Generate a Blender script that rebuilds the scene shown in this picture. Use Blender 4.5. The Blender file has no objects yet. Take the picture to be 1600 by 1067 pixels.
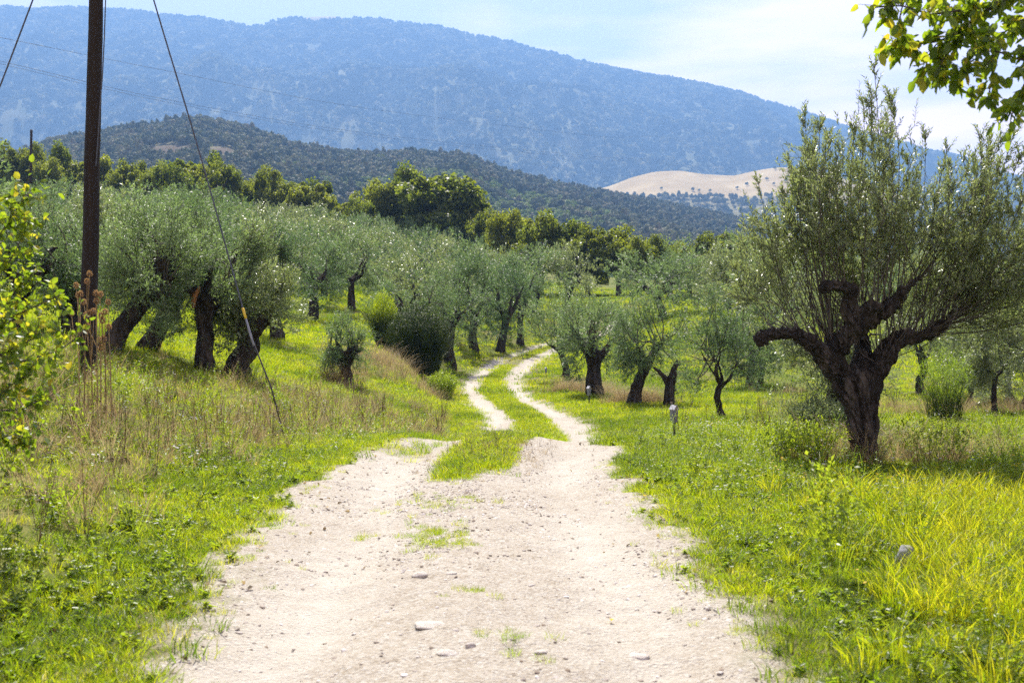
import bpy, math, random
import numpy as np
from mathutils import Vector

rad = math.radians
SC = bpy.context.scene
COL = SC.collection
rng = np.random.default_rng(7)
random.seed(7)

# ------------------------------------------------------------------ camera
FPX = 1778.0                      # focal length in photo pixels (1600 wide)
HOR = 450.0                       # photo row of the true horizon
EYE = 1.6
PITCH = math.atan((533.5 - HOR) / FPX)
cam_d = bpy.data.cameras.new("camera")
cam = bpy.data.objects.new("camera", cam_d)
COL.objects.link(cam)
cam.location = (0, 0, EYE)
cam.rotation_euler = (rad(90) - PITCH, 0, 0)
cam_d.sensor_width = 36.0
cam_d.lens = 36.0 * FPX / 1600.0
cam_d.clip_start = 0.05
cam_d.clip_end = 20000
cam_d.dof.use_dof = True
cam_d.dof.focus_distance = 17.0
cam_d.dof.aperture_fstop = 4.0
SC.camera = cam

# ------------------------------------------------------------------ sky, sun, exposure
SUN_EL, SUN_AZ = rad(50), rad(-9)          # azimuth from +Y, positive to the right
world = bpy.data.worlds.new("World")
SC.world = world
world.use_nodes = True
wn, wl = world.node_tree.nodes, world.node_tree.links
wn.clear()
w_out = wn.new("ShaderNodeOutputWorld")
w_bg = wn.new("ShaderNodeBackground")
w_sky = wn.new("ShaderNodeTexSky")
w_sky.sky_type = 'NISHITA'
w_sky.sun_disc = False
w_sky.sun_elevation = SUN_EL
w_sky.sun_rotation = SUN_AZ
w_sky.altitude = 400
w_sky.air_density = 1.0
w_sky.dust_density = 1.0
w_sky.ozone_density = 2.5
w_bg.inputs["Strength"].default_value = 0.062
w_tc = wn.new("ShaderNodeTexCoord")
w_map = wn.new("ShaderNodeMapping")
w_map.inputs["Scale"].default_value = (2.0, 1.6, 10.0)
w_map.inputs["Location"].default_value = (0.6, 0.0, 1.0)
w_noise = wn.new("ShaderNodeTexNoise")
w_noise.inputs["Scale"].default_value = 1.5
w_noise.inputs["Detail"].default_value = 5
w_noise.inputs["Roughness"].default_value = 0.5
w_ramp = wn.new("ShaderNodeValToRGB")
w_ramp.color_ramp.elements[0].position = 0.43
w_ramp.color_ramp.elements[0].color = (0.26, 0.26, 0.26, 1)
w_ramp.color_ramp.elements[1].position = 0.62
w_ramp.color_ramp.elements[1].color = (0.85, 0.85, 0.85, 1)
w_mix = wn.new("ShaderNodeMix")
w_mix.data_type = 'RGBA'
w_mix.inputs["B"].default_value = (25.0, 17.2, 17.4, 1)
wl.new(w_tc.outputs["Generated"], w_map.inputs["Vector"])
wl.new(w_map.outputs["Vector"], w_noise.inputs["Vector"])
wl.new(w_noise.outputs["Fac"], w_ramp.inputs["Fac"])
w_sep = wn.new("ShaderNodeSeparateXYZ"); wl.new(w_tc.outputs["Generated"], w_sep.inputs[0])
w_abs = wn.new("ShaderNodeMath"); w_abs.operation = 'ABSOLUTE'; wl.new(w_sep.outputs["Z"], w_abs.inputs[0])
w_add = wn.new("ShaderNodeMath"); w_add.operation = 'ADD'; w_add.inputs[1].default_value = 0.30; wl.new(w_abs.outputs[0], w_add.inputs[0])
w_div = wn.new("ShaderNodeMath"); w_div.operation = 'DIVIDE'; w_div.inputs[0].default_value = 0.36; wl.new(w_add.outputs[0], w_div.inputs[1])
w_mul = wn.new("ShaderNodeMath"); w_mul.operation = 'MULTIPLY'; w_mul.use_clamp = True
wl.new(w_ramp.outputs["Color"], w_mul.inputs[0]); wl.new(w_div.outputs[0], w_mul.inputs[1])
wl.new(w_mul.outputs[0], w_mix.inputs["Factor"])
wl.new(w_sky.outputs["Color"], w_mix.inputs["A"])
wl.new(w_mix.outputs["Result"], w_bg.inputs["Color"])
wl.new(w_bg.outputs["Background"], w_out.inputs["Surface"])

sun_d = bpy.data.lights.new("sun", 'SUN')
sun_d.energy = 5.0
sun_d.angle = rad(0.55)
sun_d.color = (1.0, 0.95, 0.86)
sun = bpy.data.objects.new("sun", sun_d)
COL.objects.link(sun)
SUN_DIR = Vector((math.sin(SUN_AZ) * math.cos(SUN_EL), math.cos(SUN_AZ) * math.cos(SUN_EL), math.sin(SUN_EL)))
sun.rotation_euler = SUN_DIR.to_track_quat('Z', 'Y').to_euler()
sun.location = (0, 0, 60)

SC.view_settings.view_transform = 'Standard'
SC.view_settings.look = 'None'
SC.view_settings.gamma = 1.0
SC.view_settings.use_curve_mapping = False
SC.view_settings.exposure = 1.26
SC.render.engine = 'CYCLES'
SC.cycles.use_denoising = False
SC.cycles.max_bounces = 7
SC.cycles.diffuse_bounces = 4
SC.cycles.glossy_bounces = 2
SC.cycles.transmission_bounces = 4
SC.cycles.transparent_max_bounces = 8
SC.cycles.volume_bounces = 0
SC.cycles.sample_clamp_indirect = 6
SC.cycles.use_adaptive_sampling = True
SC.cycles.adaptive_threshold = 0.02

# ------------------------------------------------------------------ numeric helpers
def px(x, y, d):
    """photo pixel + forward distance in metres -> world point"""
    xr, yr = (x - 800) / FPX, (533.5 - y) / FPX
    cp, sp = math.cos(PITCH), math.sin(PITCH)
    fy, fz = cp + yr * sp, -sp + yr * cp
    s = d / fy
    return np.array([xr * s, d, EYE + fz * s])

def pX(x, d):
    return (x - 800) / FPX * d

def sstep(a, b, x):
    t = np.clip((np.asarray(x, float) - a) / (b - a), 0, 1)
    return t * t * (3 - 2 * t)

def _hash(i, j, k, seed):
    h = (i.astype(np.int64) * 374761393 + j.astype(np.int64) * 668265263 + k.astype(np.int64) * 2147483647 + seed * 1274126177) & 0xffffffff
    h = ((h ^ (h >> 13)) * 1274126177) & 0xffffffff
    h = h ^ (h >> 16)
    return (h & 0xffffff) / float(0xffffff)

def vnoise(x, y, z=None, seed=0):
    x = np.asarray(x, float); y = np.asarray(y, float)
    z = np.zeros_like(x) if z is None else np.asarray(z, float)
    i, j, k = np.floor(x), np.floor(y), np.floor(z)
    fx, fy, fz = x - i, y - j, z - k
    fx, fy, fz = [t * t * (3 - 2 * t) for t in (fx, fy, fz)]
    r = 0
    for a in (0, 1):
        for b in (0, 1):
            for c in (0, 1):
                w = (fx if a else 1 - fx) * (fy if b else 1 - fy) * (fz if c else 1 - fz)
                r = r + w * _hash(i + a, j + b, k + c, seed)
    return r

def fbm(x, y, z=None, seed=0, oct=4, gain=0.5):
    r, amp, tot, f = 0, 1.0, 0, 1.0
    for o in range(oct):
        r = r + amp * vnoise(np.asarray(x) * f, np.asarray(y) * f, None if z is None else np.asarray(z) * f, seed + o * 17)
        tot += amp; amp *= gain; f *= 2.03
    return r / tot

def hermite(xs, ys):
    xs, ys = np.array(xs, float), np.array(ys, float)
    m = np.gradient(ys, xs)
    dl = np.diff(ys) / np.diff(xs)
    for i in range(1, len(xs) - 1):                    # keep it monotone where the data are
        if dl[i - 1] * dl[i] <= 0: m[i] = 0.25 * m[i]
    def f(x):
        x = np.clip(np.asarray(x, float), xs[0], xs[-1])
        k = np.clip(np.searchsorted(xs, x) - 1, 0, len(xs) - 2)
        h = xs[k + 1] - xs[k]; t = (x - xs[k]) / h
        return ((2*t**3 - 3*t**2 + 1) * ys[k] + (t**3 - 2*t**2 + t) * h * m[k]
                + (-2*t**3 + 3*t**2) * ys[k + 1] + (t**3 - t**2) * h * m[k + 1])
    return f

# ------------------------------------------------------------------ mesh helpers
def mesh_np(name, V, F, mats=(), smooth=False, midx=None):
    """V (n,3); F (m,k) uniform polygons"""
    V = np.ascontiguousarray(V, np.float32); F = np.ascontiguousarray(F, np.int32)
    me = bpy.data.meshes.new(name)
    m, k = F.shape
    me.vertices.add(len(V)); me.vertices.foreach_set("co", V.ravel())
    me.loops.add(m * k); me.loops.foreach_set("vertex_index", F.ravel())
    me.polygons.add(m)
    me.polygons.foreach_set("loop_start", np.arange(0, m * k, k, dtype=np.int32))
    if smooth: me.polygons.foreach_set("use_smooth", np.ones(m, bool))
    for mt in mats: me.materials.append(mt)
    if midx is not None: me.polygons.foreach_set("material_index", np.ascontiguousarray(midx, np.int32))
    me.update(calc_edges=True)
    return me

def add_obj(name, me, parent=None, loc=None):
    o = bpy.data.objects.new(name, me)
    COL.objects.link(o)
    if loc is not None: o.location = tuple(float(v) for v in loc)
    if parent is not None: o.parent = parent
    return o

def tag(o, label=None, cat=None, group=None, kind=None):
    if label: o["label"] = label
    if cat: o["category"] = cat
    if group: o["group"] = group
    if kind: o["kind"] = kind
    return o

def empty(name, loc, rz=0.0, scale=1.0):
    o = bpy.data.objects.new(name, None)
    COL.objects.link(o)
    o.empty_display_size = 0.2
    o.location = tuple(float(v) for v in loc)
    o.rotation_euler = (0, 0, rz)
    o.scale = (scale,) * 3 if np.isscalar(scale) else tuple(scale)
    return o

def unit(v):
    v = np.asarray(v, float)
    return v / np.maximum(np.linalg.norm(v, axis=-1, keepdims=True), 1e-9)

def tube_vf(P, R, sides=8, cap=True):
    P = np.asarray(P, float); R = np.asarray(R, float)
    n = len(P)
    T = unit(np.gradient(P, axis=0))
    ref = np.array([0, 0, 1.0]) if abs(T[0][2]) < 0.9 else np.array([1.0, 0, 0])
    N = np.zeros_like(P); b = unit(np.cross(T[0], ref)); N[0] = b
    for i in range(1, n):
        b = b - T[i] * np.dot(b, T[i]); b = unit(b); N[i] = b
    B = np.cross(T, N)
    a = np.arange(sides) * 2 * math.pi / sides
    V = (P[:, None, :] + R[:, None, None] * (np.cos(a)[None, :, None] * N[:, None, :] + np.sin(a)[None, :, None] * B[:, None, :])).reshape(-1, 3)
    i = np.arange(n - 1)[:, None] * sides; j = np.arange(sides)[None, :]; j2 = (j + 1) % sides
    F = np.stack([i + j, i + j2, i + sides + j2, i + sides + j], -1).reshape(-1, 4)
    F = [tuple(f) for f in F.tolist()]
    if cap:
        V = np.vstack([V, P[0] - T[0] * R[0] * 0.35, P[-1] + T[-1] * R[-1] * 0.45])
        c0, c1 = len(V) - 2, len(V) - 1
        base = (n - 1) * sides
        for q in range(sides):
            F.append((c0, (q + 1) % sides, q)); F.append((c1, base + q, base + (q + 1) % sides))
    return V, F

def tubes_mesh(name, lines, sides, mat, cap=True, smooth=True):
    Vs, Fs, off = [], [], 0
    for P, R in lines:
        V, F = tube_vf(P, R, sides, cap)
        Vs.append(V); Fs += [tuple(a + off for a in f) for f in F]; off += len(V)
    me = bpy.data.meshes.new(name)
    me.from_pydata(np.vstack(Vs).tolist(), [], Fs)
    if smooth: me.polygons.foreach_set("use_smooth", np.ones(len(me.polygons), bool))
    me.materials.append(mat); me.update()
    return me

def thin_tubes(name, lines, mat, sides=3):
    """many thin polylines, all quads, fast"""
    Vs, Fs, off = [], [], 0
    for P, R in lines:
        P = np.asarray(P, float); n = len(P)
        T = unit(np.gradient(P, axis=0))
        ref = np.array([0.31, 0.17, 0.93]) if abs(T[0][2]) < 0.8 else np.array([0.93, 0.31, 0.17])
        N = unit(np.cross(T, ref)); B = np.cross(T, N)
        a = np.arange(sides) * 2 * math.pi / sides
        R = np.asarray(R, float)
        V = (P[:, None, :] + R[:, None, None] * (np.cos(a)[None, :, None] * N[:, None, :] + np.sin(a)[None, :, None] * B[:, None, :])).reshape(-1, 3)
        i = np.arange(n - 1)[:, None] * sides; j = np.arange(sides)[None, :]; j2 = (j + 1) % sides
        Fs.append(np.stack([i + j, i + j2, i + sides + j2, i + sides + j], -1).reshape(-1, 4) + off)
        Vs.append(V); off += len(V)
    return mesh_np(name, np.vstack(Vs), np.vstack(Fs), [mat], smooth=True)

def leaf_quads(P, D, N, L, W, fold=0.18):
    """diamond leaves folded on the midrib: base, right, tip, left"""
    D = unit(D); S = unit(np.cross(D, N)); U = np.cross(S, D)
    L = np.asarray(L, float).reshape(-1, 1); W = np.asarray(W, float).reshape(-1, 1)
    mid = P + D * L * 0.45
    V = np.stack([P, mid + S * W * .5 + U * W * fold, P + D * L, mid - S * W * .5 + U * W * fold], 1).reshape(-1, 3)
    F = np.arange(len(V)).reshape(-1, 4)
    return V, F

def leaf_broad(P, D, N, L, W, fold=0.14, curl=0.12):
    """oval leaves of two quads, pointed, folded and curled"""
    D = unit(D); S = unit(np.cross(D, N)); U = np.cross(S, D)
    L = np.asarray(L, float).reshape(-1, 1); W = np.asarray(W, float).reshape(-1, 1)
    up = U * W * fold
    b = P; t = P + D * L - U * L * curl
    r1 = P + D * L * .28 + S * W * .44 + up; l1 = P + D * L * .28 - S * W * .44 + up
    r2 = P + D * L * .68 + S * W * .40 + up * .6 - U * L * curl * .4
    l2 = P + D * L * .68 - S * W * .40 + up * .6 - U * L * curl * .4
    V = np.stack([b, r1, r2, t, l2, l1], 1).reshape(-1, 3)
    k = np.arange(len(P))[:, None] * 6
    F = np.concatenate([k + np.array([[0, 1, 2, 3]]), k + np.array([[0, 3, 4, 5]])], 1).reshape(-1, 4)
    return V, F

def rand_dirs(n, zmin=-1, zmax=1, r=rng):
    z = r.uniform(zmin, zmax, n); a = r.uniform(0, 2 * math.pi, n); s = np.sqrt(1 - z * z)
    return np.stack([s * np.cos(a), s * np.sin(a), z], 1)

# ------------------------------------------------------------------ materials
def new_mat(name):
    m = bpy.data.materials.new(name); m.use_nodes = True
    nt = m.node_tree; nt.nodes.clear()
    return m, nt.nodes, nt.links

def ramp(nodes, stops):
    r = nodes.new("ShaderNodeValToRGB")
    e = r.color_ramp.elements
    while len(e) < len(stops): e.new(0.5)
    for el, (p, c) in zip(e, stops):
        el.position = p; el.color = (*c, 1)
    return r

def leaf_mat(name, stops, trans, tfac=0.45, rough=0.42, spec=0.5, back=None, obj_w=0.5):
    """leaf: gloss on top, light passing through; colour varies by leaf and by plant"""
    m, n, l = new_mat(name)
    out = n.new("ShaderNodeOutputMaterial"); mix = n.new("ShaderNodeMixShader")
    pr = n.new("ShaderNodeBsdfPrincipled"); tr = n.new("ShaderNodeBsdfTranslucent")
    geo = n.new("ShaderNodeNewGeometry"); oi = n.new("ShaderNodeObjectInfo")
    mm = n.new("ShaderNodeMix"); mm.data_type = 'FLOAT'; mm.inputs["Factor"].default_value = obj_w
    l.new(geo.outputs["Random Per Island"], mm.inputs["A"]); l.new(oi.outputs["Random"], mm.inputs["B"])
    r = ramp(n, stops); l.new(mm.outputs["Result"], r.inputs["Fac"])
    rt = ramp(n, trans); l.new(mm.outputs["Result"], rt.inputs["Fac"])
    base = r.outputs["Color"]
    if back is not None:
        bm = n.new("ShaderNodeMix"); bm.data_type = 'RGBA'
        bm.inputs["B"].default_value = (*back, 1)
        l.new(geo.outputs["Backfacing"], bm.inputs["Factor"]); l.new(base, bm.inputs["A"])
        base = bm.outputs["Result"]
    l.new(base, pr.inputs["Base Color"]); l.new(rt.outputs["Color"], tr.inputs["Color"])
    pr.inputs["Roughness"].default_value = rough
    pr.inputs["Specular IOR Level"].default_value = spec
    mix.inputs[0].default_value = tfac
    l.new(pr.outputs[0], mix.inputs[1]); l.new(tr.outputs[0], mix.inputs[2]); l.new(mix.outputs[0], out.inputs[0])
    return m

def solid_mat(name, stops, scale=6.0, rough=0.8, bump=0.3, bscale=None, stretch=(1, 1, 1), spec=0.3, metal=0.0, detail=6, dist=0.02):
    m, n, l = new_mat(name)
    out = n.new("ShaderNodeOutputMaterial"); pr = n.new("ShaderNodeBsdfPrincipled")
    tc = n.new("ShaderNodeTexCoord"); mp = n.new("ShaderNodeMapping"); mp.inputs["Scale"].default_value = stretch
    nz = n.new("ShaderNodeTexNoise"); nz.inputs["Scale"].default_value = scale; nz.inputs["Detail"].default_value = detail
    nz.inputs["Roughness"].default_value = 0.65
    l.new(tc.outputs["Object"], mp.inputs[0]); l.new(mp.outputs[0], nz.inputs["Vector"])
    r = ramp(n, stops); l.new(nz.outputs["Fac"], r.inputs["Fac"]); l.new(r.outputs["Color"], pr.inputs["Base Color"])
    n2 = n.new("ShaderNodeTexNoise"); n2.inputs["Scale"].default_value = bscale or scale * 3; n2.inputs["Detail"].default_value = 5
    l.new(mp.outputs[0], n2.inputs["Vector"])
    b = n.new("ShaderNodeBump"); b.inputs["Strength"].default_value = bump; b.inputs["Distance"].default_value = dist
    l.new(n2.outputs["Fac"], b.inputs["Height"]); l.new(b.outputs[0], pr.inputs["Normal"])
    pr.inputs["Roughness"].default_value = rough; pr.inputs["Specular IOR Level"].default_value = spec
    pr.inputs["Metallic"].default_value = metal
    l.new(pr.outputs[0], out.inputs[0])
    return m

M_bark = solid_mat("olive_bark", [(0.32, (0.010, 0.009, 0.007)), (0.5, (0.034, 0.029, 0.022)), (0.72, (0.11, 0.095, 0.075))], 9, 0.95, 1.0, 22, (1, 1, 0.22), dist=0.05, spec=0.15)
M_bark_dk = solid_mat("dark_bark", [(0.3, (0.025, 0.02, 0.016)), (0.7, (0.085, 0.07, 0.055))], 6, 0.9, 0.6, 14, (1, 1, 0.35))
M_twig = solid_mat("twig_bark", [(0.3, (0.05, 0.045, 0.035)), (0.7, (0.12, 0.105, 0.08))], 14, 0.85, 0.2)
M_olive = leaf_mat("olive_leaf", [(0, (0.06, 0.085, 0.04)), (0.5, (0.11, 0.14, 0.065)), (1, (0.19, 0.225, 0.115))],
                   [(0, (0.20, 0.29, 0.06)), (1, (0.44, 0.50, 0.14))], 0.42, 0.36, 0.5, back=(0.25, 0.295, 0.205), obj_w=0.3)
M_olive_g = leaf_mat("grey_olive_leaf", [(0, (0.028, 0.052, 0.022)), (0.5, (0.07, 0.108, 0.044)), (1, (0.16, 0.205, 0.10))],
                     [(0, (0.09, 0.19, 0.045)), (1, (0.35, 0.49, 0.13))], 0.40, 0.50, 0.38, back=(0.125, 0.175, 0.105), obj_w=0.6)
M_oak = leaf_mat("oak_leaf", [(0, (0.035, 0.06, 0.012)), (0.6, (0.075, 0.10, 0.016)), (1, (0.13, 0.15, 0.022))],
                 [(0, (0.17, 0.26, 0.02)), (1, (0.50, 0.54, 0.035))], 0.45, 0.5, 0.35, obj_w=0.5)
M_fore = leaf_mat("tree_leaf", [(0, (0.05, 0.09, 0.012)), (0.75, (0.08, 0.12, 0.015)), (0.93, (0.20, 0.20, 0.015)), (1, (0.26, 0.20, 0.02))],
                  [(0, (0.20, 0.33, 0.012)), (0.75, (0.42, 0.54, 0.02)), (0.93, (0.70, 0.66, 0.03)), (1, (0.7, 0.55, 0.04))], 0.55, 0.4, 0.45, obj_w=0.0)
M_broom = leaf_mat("broom_stem", [(0, (0.02, 0.04, 0.008)), (1, (0.055, 0.08, 0.015))], [(0, (0.05, 0.09, 0.01)), (1, (0.11, 0.16, 0.02))], 0.25, 0.5, 0.3, obj_w=0.4)
M_grass = leaf_mat("grass_blade", [(0, (0.035, 0.07, 0.005)), (0.5, (0.085, 0.125, 0.007)), (0.85, (0.16, 0.17, 0.014)), (1, (0.32, 0.27, 0.09))],
                   [(0, (0.18, 0.34, 0.005)), (0.5, (0.46, 0.58, 0.007)), (0.85, (0.70, 0.68, 0.015)), (1, (0.60, 0.50, 0.14))], 0.58, 0.42, 0.4, obj_w=0.55)
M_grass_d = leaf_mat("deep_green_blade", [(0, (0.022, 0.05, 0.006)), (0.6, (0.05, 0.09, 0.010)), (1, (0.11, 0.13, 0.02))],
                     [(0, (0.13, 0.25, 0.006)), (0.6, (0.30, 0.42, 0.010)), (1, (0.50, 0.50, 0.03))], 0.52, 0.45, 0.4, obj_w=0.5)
M_grass_y = leaf_mat("tall_grass_blade", [(0, (0.07, 0.12, 0.010)), (0.6, (0.13, 0.17, 0.014)), (1, (0.24, 0.22, 0.03))],
                     [(0, (0.30, 0.44, 0.008)), (0.5, (0.62, 0.64, 0.010)), (1, (0.85, 0.74, 0.03))], 0.6, 0.4, 0.4, obj_w=0.45)
M_weed = leaf_mat("weed_leaf", [(0, (0.06, 0.11, 0.012)), (1, (0.14, 0.18, 0.02))], [(0, (0.24, 0.40, 0.012)), (1, (0.48, 0.56, 0.03))], 0.55, 0.4, 0.45, obj_w=0.5)
M_dry = leaf_mat("dry_straw", [(0, (0.16, 0.11, 0.05)), (0.5, (0.33, 0.25, 0.125)), (1, (0.50, 0.42, 0.24))],
                 [(0, (0.28, 0.18, 0.07)), (1, (0.66, 0.52, 0.25))], 0.42, 0.6, 0.25, obj_w=0.5)
M_dryd = leaf_mat("dead_weed", [(0, (0.05, 0.033, 0.018)), (1, (0.17, 0.12, 0.06))], [(0, (0.12, 0.08, 0.04)), (1, (0.25, 0.18, 0.09))], 0.25, 0.7, 0.2, obj_w=0.5)
M_yel = leaf_mat("yellow_petal", [(0, (0.62, 0.38, 0.01)), (1, (0.75, 0.58, 0.03))], [(0, (0.7, 0.45, 0.02)), (1, (0.8, 0.65, 0.05))], 0.4, 0.5, 0.2)
M_wht = leaf_mat("pale_petal", [(0, (0.62, 0.64, 0.72)), (1, (0.78, 0.77, 0.72))], [(0, (0.6, 0.6, 0.7)), (1, (0.7, 0.7, 0.62))], 0.35, 0.5, 0.2)
M_stone = solid_mat("limestone", [(0.3, (0.36, 0.31, 0.25)), (0.5, (0.52, 0.47, 0.40)), (0.7, (0.66, 0.62, 0.56))], 9, 0.85, 0.5, 30)
M_stone_g = solid_mat("grey_limestone", [(0.3, (0.22, 0.22, 0.22)), (0.7, (0.42, 0.42, 0.41))], 14, 0.9, 0.6, 30)
M_wood = solid_mat("creosoted_wood", [(0.3, (0.010, 0.007, 0.005)), (0.6, (0.024, 0.016, 0.011)), (0.8, (0.05, 0.033, 0.022))], 5, 0.8, 0.5, 40, (3, 3, 0.12))
M_wire = solid_mat("steel_wire", [(0.3, (0.05, 0.055, 0.065)), (0.7, (0.10, 0.11, 0.13))], 20, 0.5, 0.1, metal=0.5)
M_zinc = solid_mat("grey_painted_metal", [(0.3, (0.17, 0.18, 0.21)), (0.7, (0.25, 0.265, 0.295))], 8, 0.45, 0.08)
M_cap = solid_mat("pale_lid_metal", [(0.3, (0.45, 0.46, 0.48)), (0.7, (0.55, 0.56, 0.58))], 8, 0.4, 0.08)
M_yplast = solid_mat("yellow_plastic", [(0.3, (0.55, 0.36, 0.02)), (0.7, (0.68, 0.50, 0.05))], 12, 0.45, 0.1)
M_post = solid_mat("dark_post_metal", [(0.3, (0.03, 0.028, 0.028)), (0.7, (0.07, 0.062, 0.06))], 10, 0.6, 0.2)
M_rotwood = solid_mat("orange_heartwood", [(0.3, (0.16, 0.06, 0.02)), (0.7, (0.45, 0.22, 0.08))], 10, 0.9, 0.7, 30, (1, 1, 0.3))

# ------------------------------------------------------------------ terrain
road_cx = hermite([-20, 0, 5, 8, 11, 14, 16, 19, 22, 25, 30, 36, 42, 47, 52, 57, 62, 70, 85],
                  [-0.1, -0.1, -0.2, -0.30, -0.34, -0.13, 0.12, 0.48, 0.62, 0.52, 0.09, -0.5, -0.70, -0.45, 0.2, 1.15, 2.35, 4.7, 9.5])
road_z = hermite([-20, 0, 5, 11, 13, 14, 15, 16, 18, 20, 22, 26, 30, 36, 42, 47, 52, 57, 62, 70, 85],
                 [0.4, 0.0, -0.10, -0.22, -0.26, -0.29, -0.40, -0.57, -0.90, -1.13, -1.30, -1.45, -1.60, -1.79, -1.92, -1.90, -1.77, -1.68, -1.58, -1.3, -0.3])
CP = np.array([
 (-4,3,.05),(4,3,0),(-3.4,7,.12),(-2,7,-.10),(2,7,-.15),(4,7,-.15),(-8,6,.45),(8,6,-.2),(-1.8,4,-.05),(1.8,4,-.08),
 (-2.3,11,-.2),(-4.45,12,.15),(-7,12,.5),(2,11,-.24),(5,11,-.25),(9,11,-.4),(-13,12,.9),(16,12,-.5),
 (-3.1,15.5,-.3),(-5.8,15.6,.35),(-9,16,.7),(4,13,-.45),(2.4,16,-.5),(5.1,18,-.75),(9,17,-.8),
 (-2.5,22,-.78),(-5.3,22,0),(-7.1,22,.45),(-11,22,.9),(-3.5,26,-.68),(-7,30,.2),(-10,30,.9),(-13.5,30,1.2),
 (4.4,24,-1.17),(3.25,30,-1.47),(4,29,-1.4),(2.16,32,-1.6),(2.6,36,-1.74),(8.2,38,-1.7),(11.9,28,-1.4),(9,24,-1.2),(18,30,-1.5),
 (-3.1,38,-.64),(-7.8,45,.33),(-7.4,52,.72),(-1.9,55,-.87),(-.5,58,-.85),(1.34,45,-1.7),(0,75,-.2),(4,62,-1.5),
 (-18.5,45,1.35),(-23.6,60,2.8),(-49,110,7),(-63,140,11),(-36.5,130,8.5),(-9.4,120,4),(3.4,120,2.4),(10.3,115,1.4),
 (11.7,80,1.15),(9.4,60,-.1),(7.3,45,-1.3),(22,80,0),(23.6,60,-.8),(39,100,1),(50,100,1),(26,115,1.5),(-9.5,85,1.8),(-19,85,3.8),
 (-28.7,85,5),(2.4,85,.3),(-60,90,7.5),(-90,140,14),(70,100,1),(80,140,2),(30,140,2),(-20,140,6.5),(4,140,3.2)], float)

def _uv(X, d):
    d = np.maximum(d, 2.0)
    return np.stack([X / (0.25 * d + 3), 2.0 * np.log(d + 6)], -1)
_C = _uv(CP[:, 0], CP[:, 1])
def _tps(r2): return 0.5 * r2 * np.log(r2 + 1e-12)
_A = np.zeros((len(CP) + 3,) * 2)
_A[:len(CP), :len(CP)] = _tps(((_C[:, None] - _C[None]) ** 2).sum(-1)) + np.eye(len(CP)) * 0.004
_A[:len(CP), -3] = 1; _A[:len(CP), -2:] = _C
_A[-3:, :len(CP)] = _A[:len(CP), -3:].T
_W = np.linalg.solve(_A, np.concatenate([CP[:, 2], np.zeros(3)]))

def road_u(X, d):
    """signed distance from the track's middle"""
    e = 0.05
    sl = (road_cx(d + e) - road_cx(d - e)) / (2 * e)
    return (X - road_cx(d)) / np.sqrt(1 + sl * sl)

def ground_z(X, d):
    X = np.asarray(X, float); d = np.asarray(d, float)
    shp = np.broadcast(X, d).shape
    Xf, df = np.broadcast_to(X, shp).ravel(), np.broadcast_to(d, shp).ravel()
    dc = np.minimum(df, 150.0); Xc = np.clip(Xf, -0.62 * np.maximum(dc, 15) - 8, 0.62 * np.maximum(dc, 15) + 8)
    q = _uv(Xc, dc); z = np.zeros(len(df))
    for k in range(len(CP)):
        z += _W[k] * _tps(((q - _C[k]) ** 2).sum(-1))
    z += _W[-3] + q @ _W[-2:]
    z += (fbm(Xf * 0.55, df * 0.55, seed=3, oct=3) - .5) * 0.22 * sstep(1.6, 4.0, np.abs(road_u(Xf, df)))
    w = 1 - sstep(1.45, 3.3, np.abs(road_u(Xf, df)))
    w = w * (1 - sstep(70, 82, df))
    z = z * (1 - w) + (road_z(df) - 0.11 * (1 - sstep(1.2, 1.7, np.abs(road_u(Xf, df))))) * w
    f = sstep(150, 330, df)
    z = z * (1 - f) + -22.0 * f
    return z.reshape(shp)

def gz(X, d): return float(ground_z(np.array([X]), np.array([d]))[0])

def ground_pt(xp, d):
    X = pX(xp, d); return np.array([X, d, gz(X, d)])

# ground material
def make_ground_mat():
    m, n, l = new_mat("meadow_soil")
    out = n.new("ShaderNodeOutputMaterial"); pr = n.new("ShaderNodeBsdfPrincipled")
    tc = n.new("ShaderNodeTexCoord")
    n1 = n.new("ShaderNodeTexNoise"); n1.inputs["Scale"].default_value = 0.35; n1.inputs["Detail"].default_value = 8
    n2 = n.new("ShaderNodeTexNoise"); n2.inputs["Scale"].default_value = 9; n2.inputs["Detail"].default_value = 6
    l.new(tc.outputs["Object"], n1.inputs["Vector"]); l.new(tc.outputs["Object"], n2.inputs["Vector"])
    r1 = ramp(n, [(0.3, (0.085, 0.125, 0.012)), (0.5, (0.14, 0.17, 0.014)), (0.68, (0.21, 0.18, 0.05))])
    r2 = ramp(n, [(0.35, (0.035, 0.045, 0.012)), (0.65, (0.13, 0.15, 0.025))])
    l.new(n1.outputs["Fac"], r1.inputs["Fac"]); l.new(n2.outputs["Fac"], r2.inputs["Fac"])
    mx = n.new("ShaderNodeMix"); mx.data_type = 'RGBA'; mx.inputs["Factor"].default_value = 0.5
    l.new(r1.outputs["Color"], mx.inputs["A"]); l.new(r2.outputs["Color"], mx.inputs["B"])
    b = n.new("ShaderNodeBump"); b.inputs["Strength"].default_value = 0.6; b.inputs["Distance"].default_value = 0.05
    l.new(n2.outputs["Fac"], b.inputs["Height"]); l.new(b.outputs[0], pr.inputs["Normal"])
    l.new(mx.outputs["Result"], pr.inputs["Base Color"]); pr.inputs["Roughness"].default_value = 0.95
    pr.inputs["Specular IOR Level"].default_value = 0.15
    l.new(pr.outputs[0], out.inputs[0])
    return m
M_ground = make_ground_mat()

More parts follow.
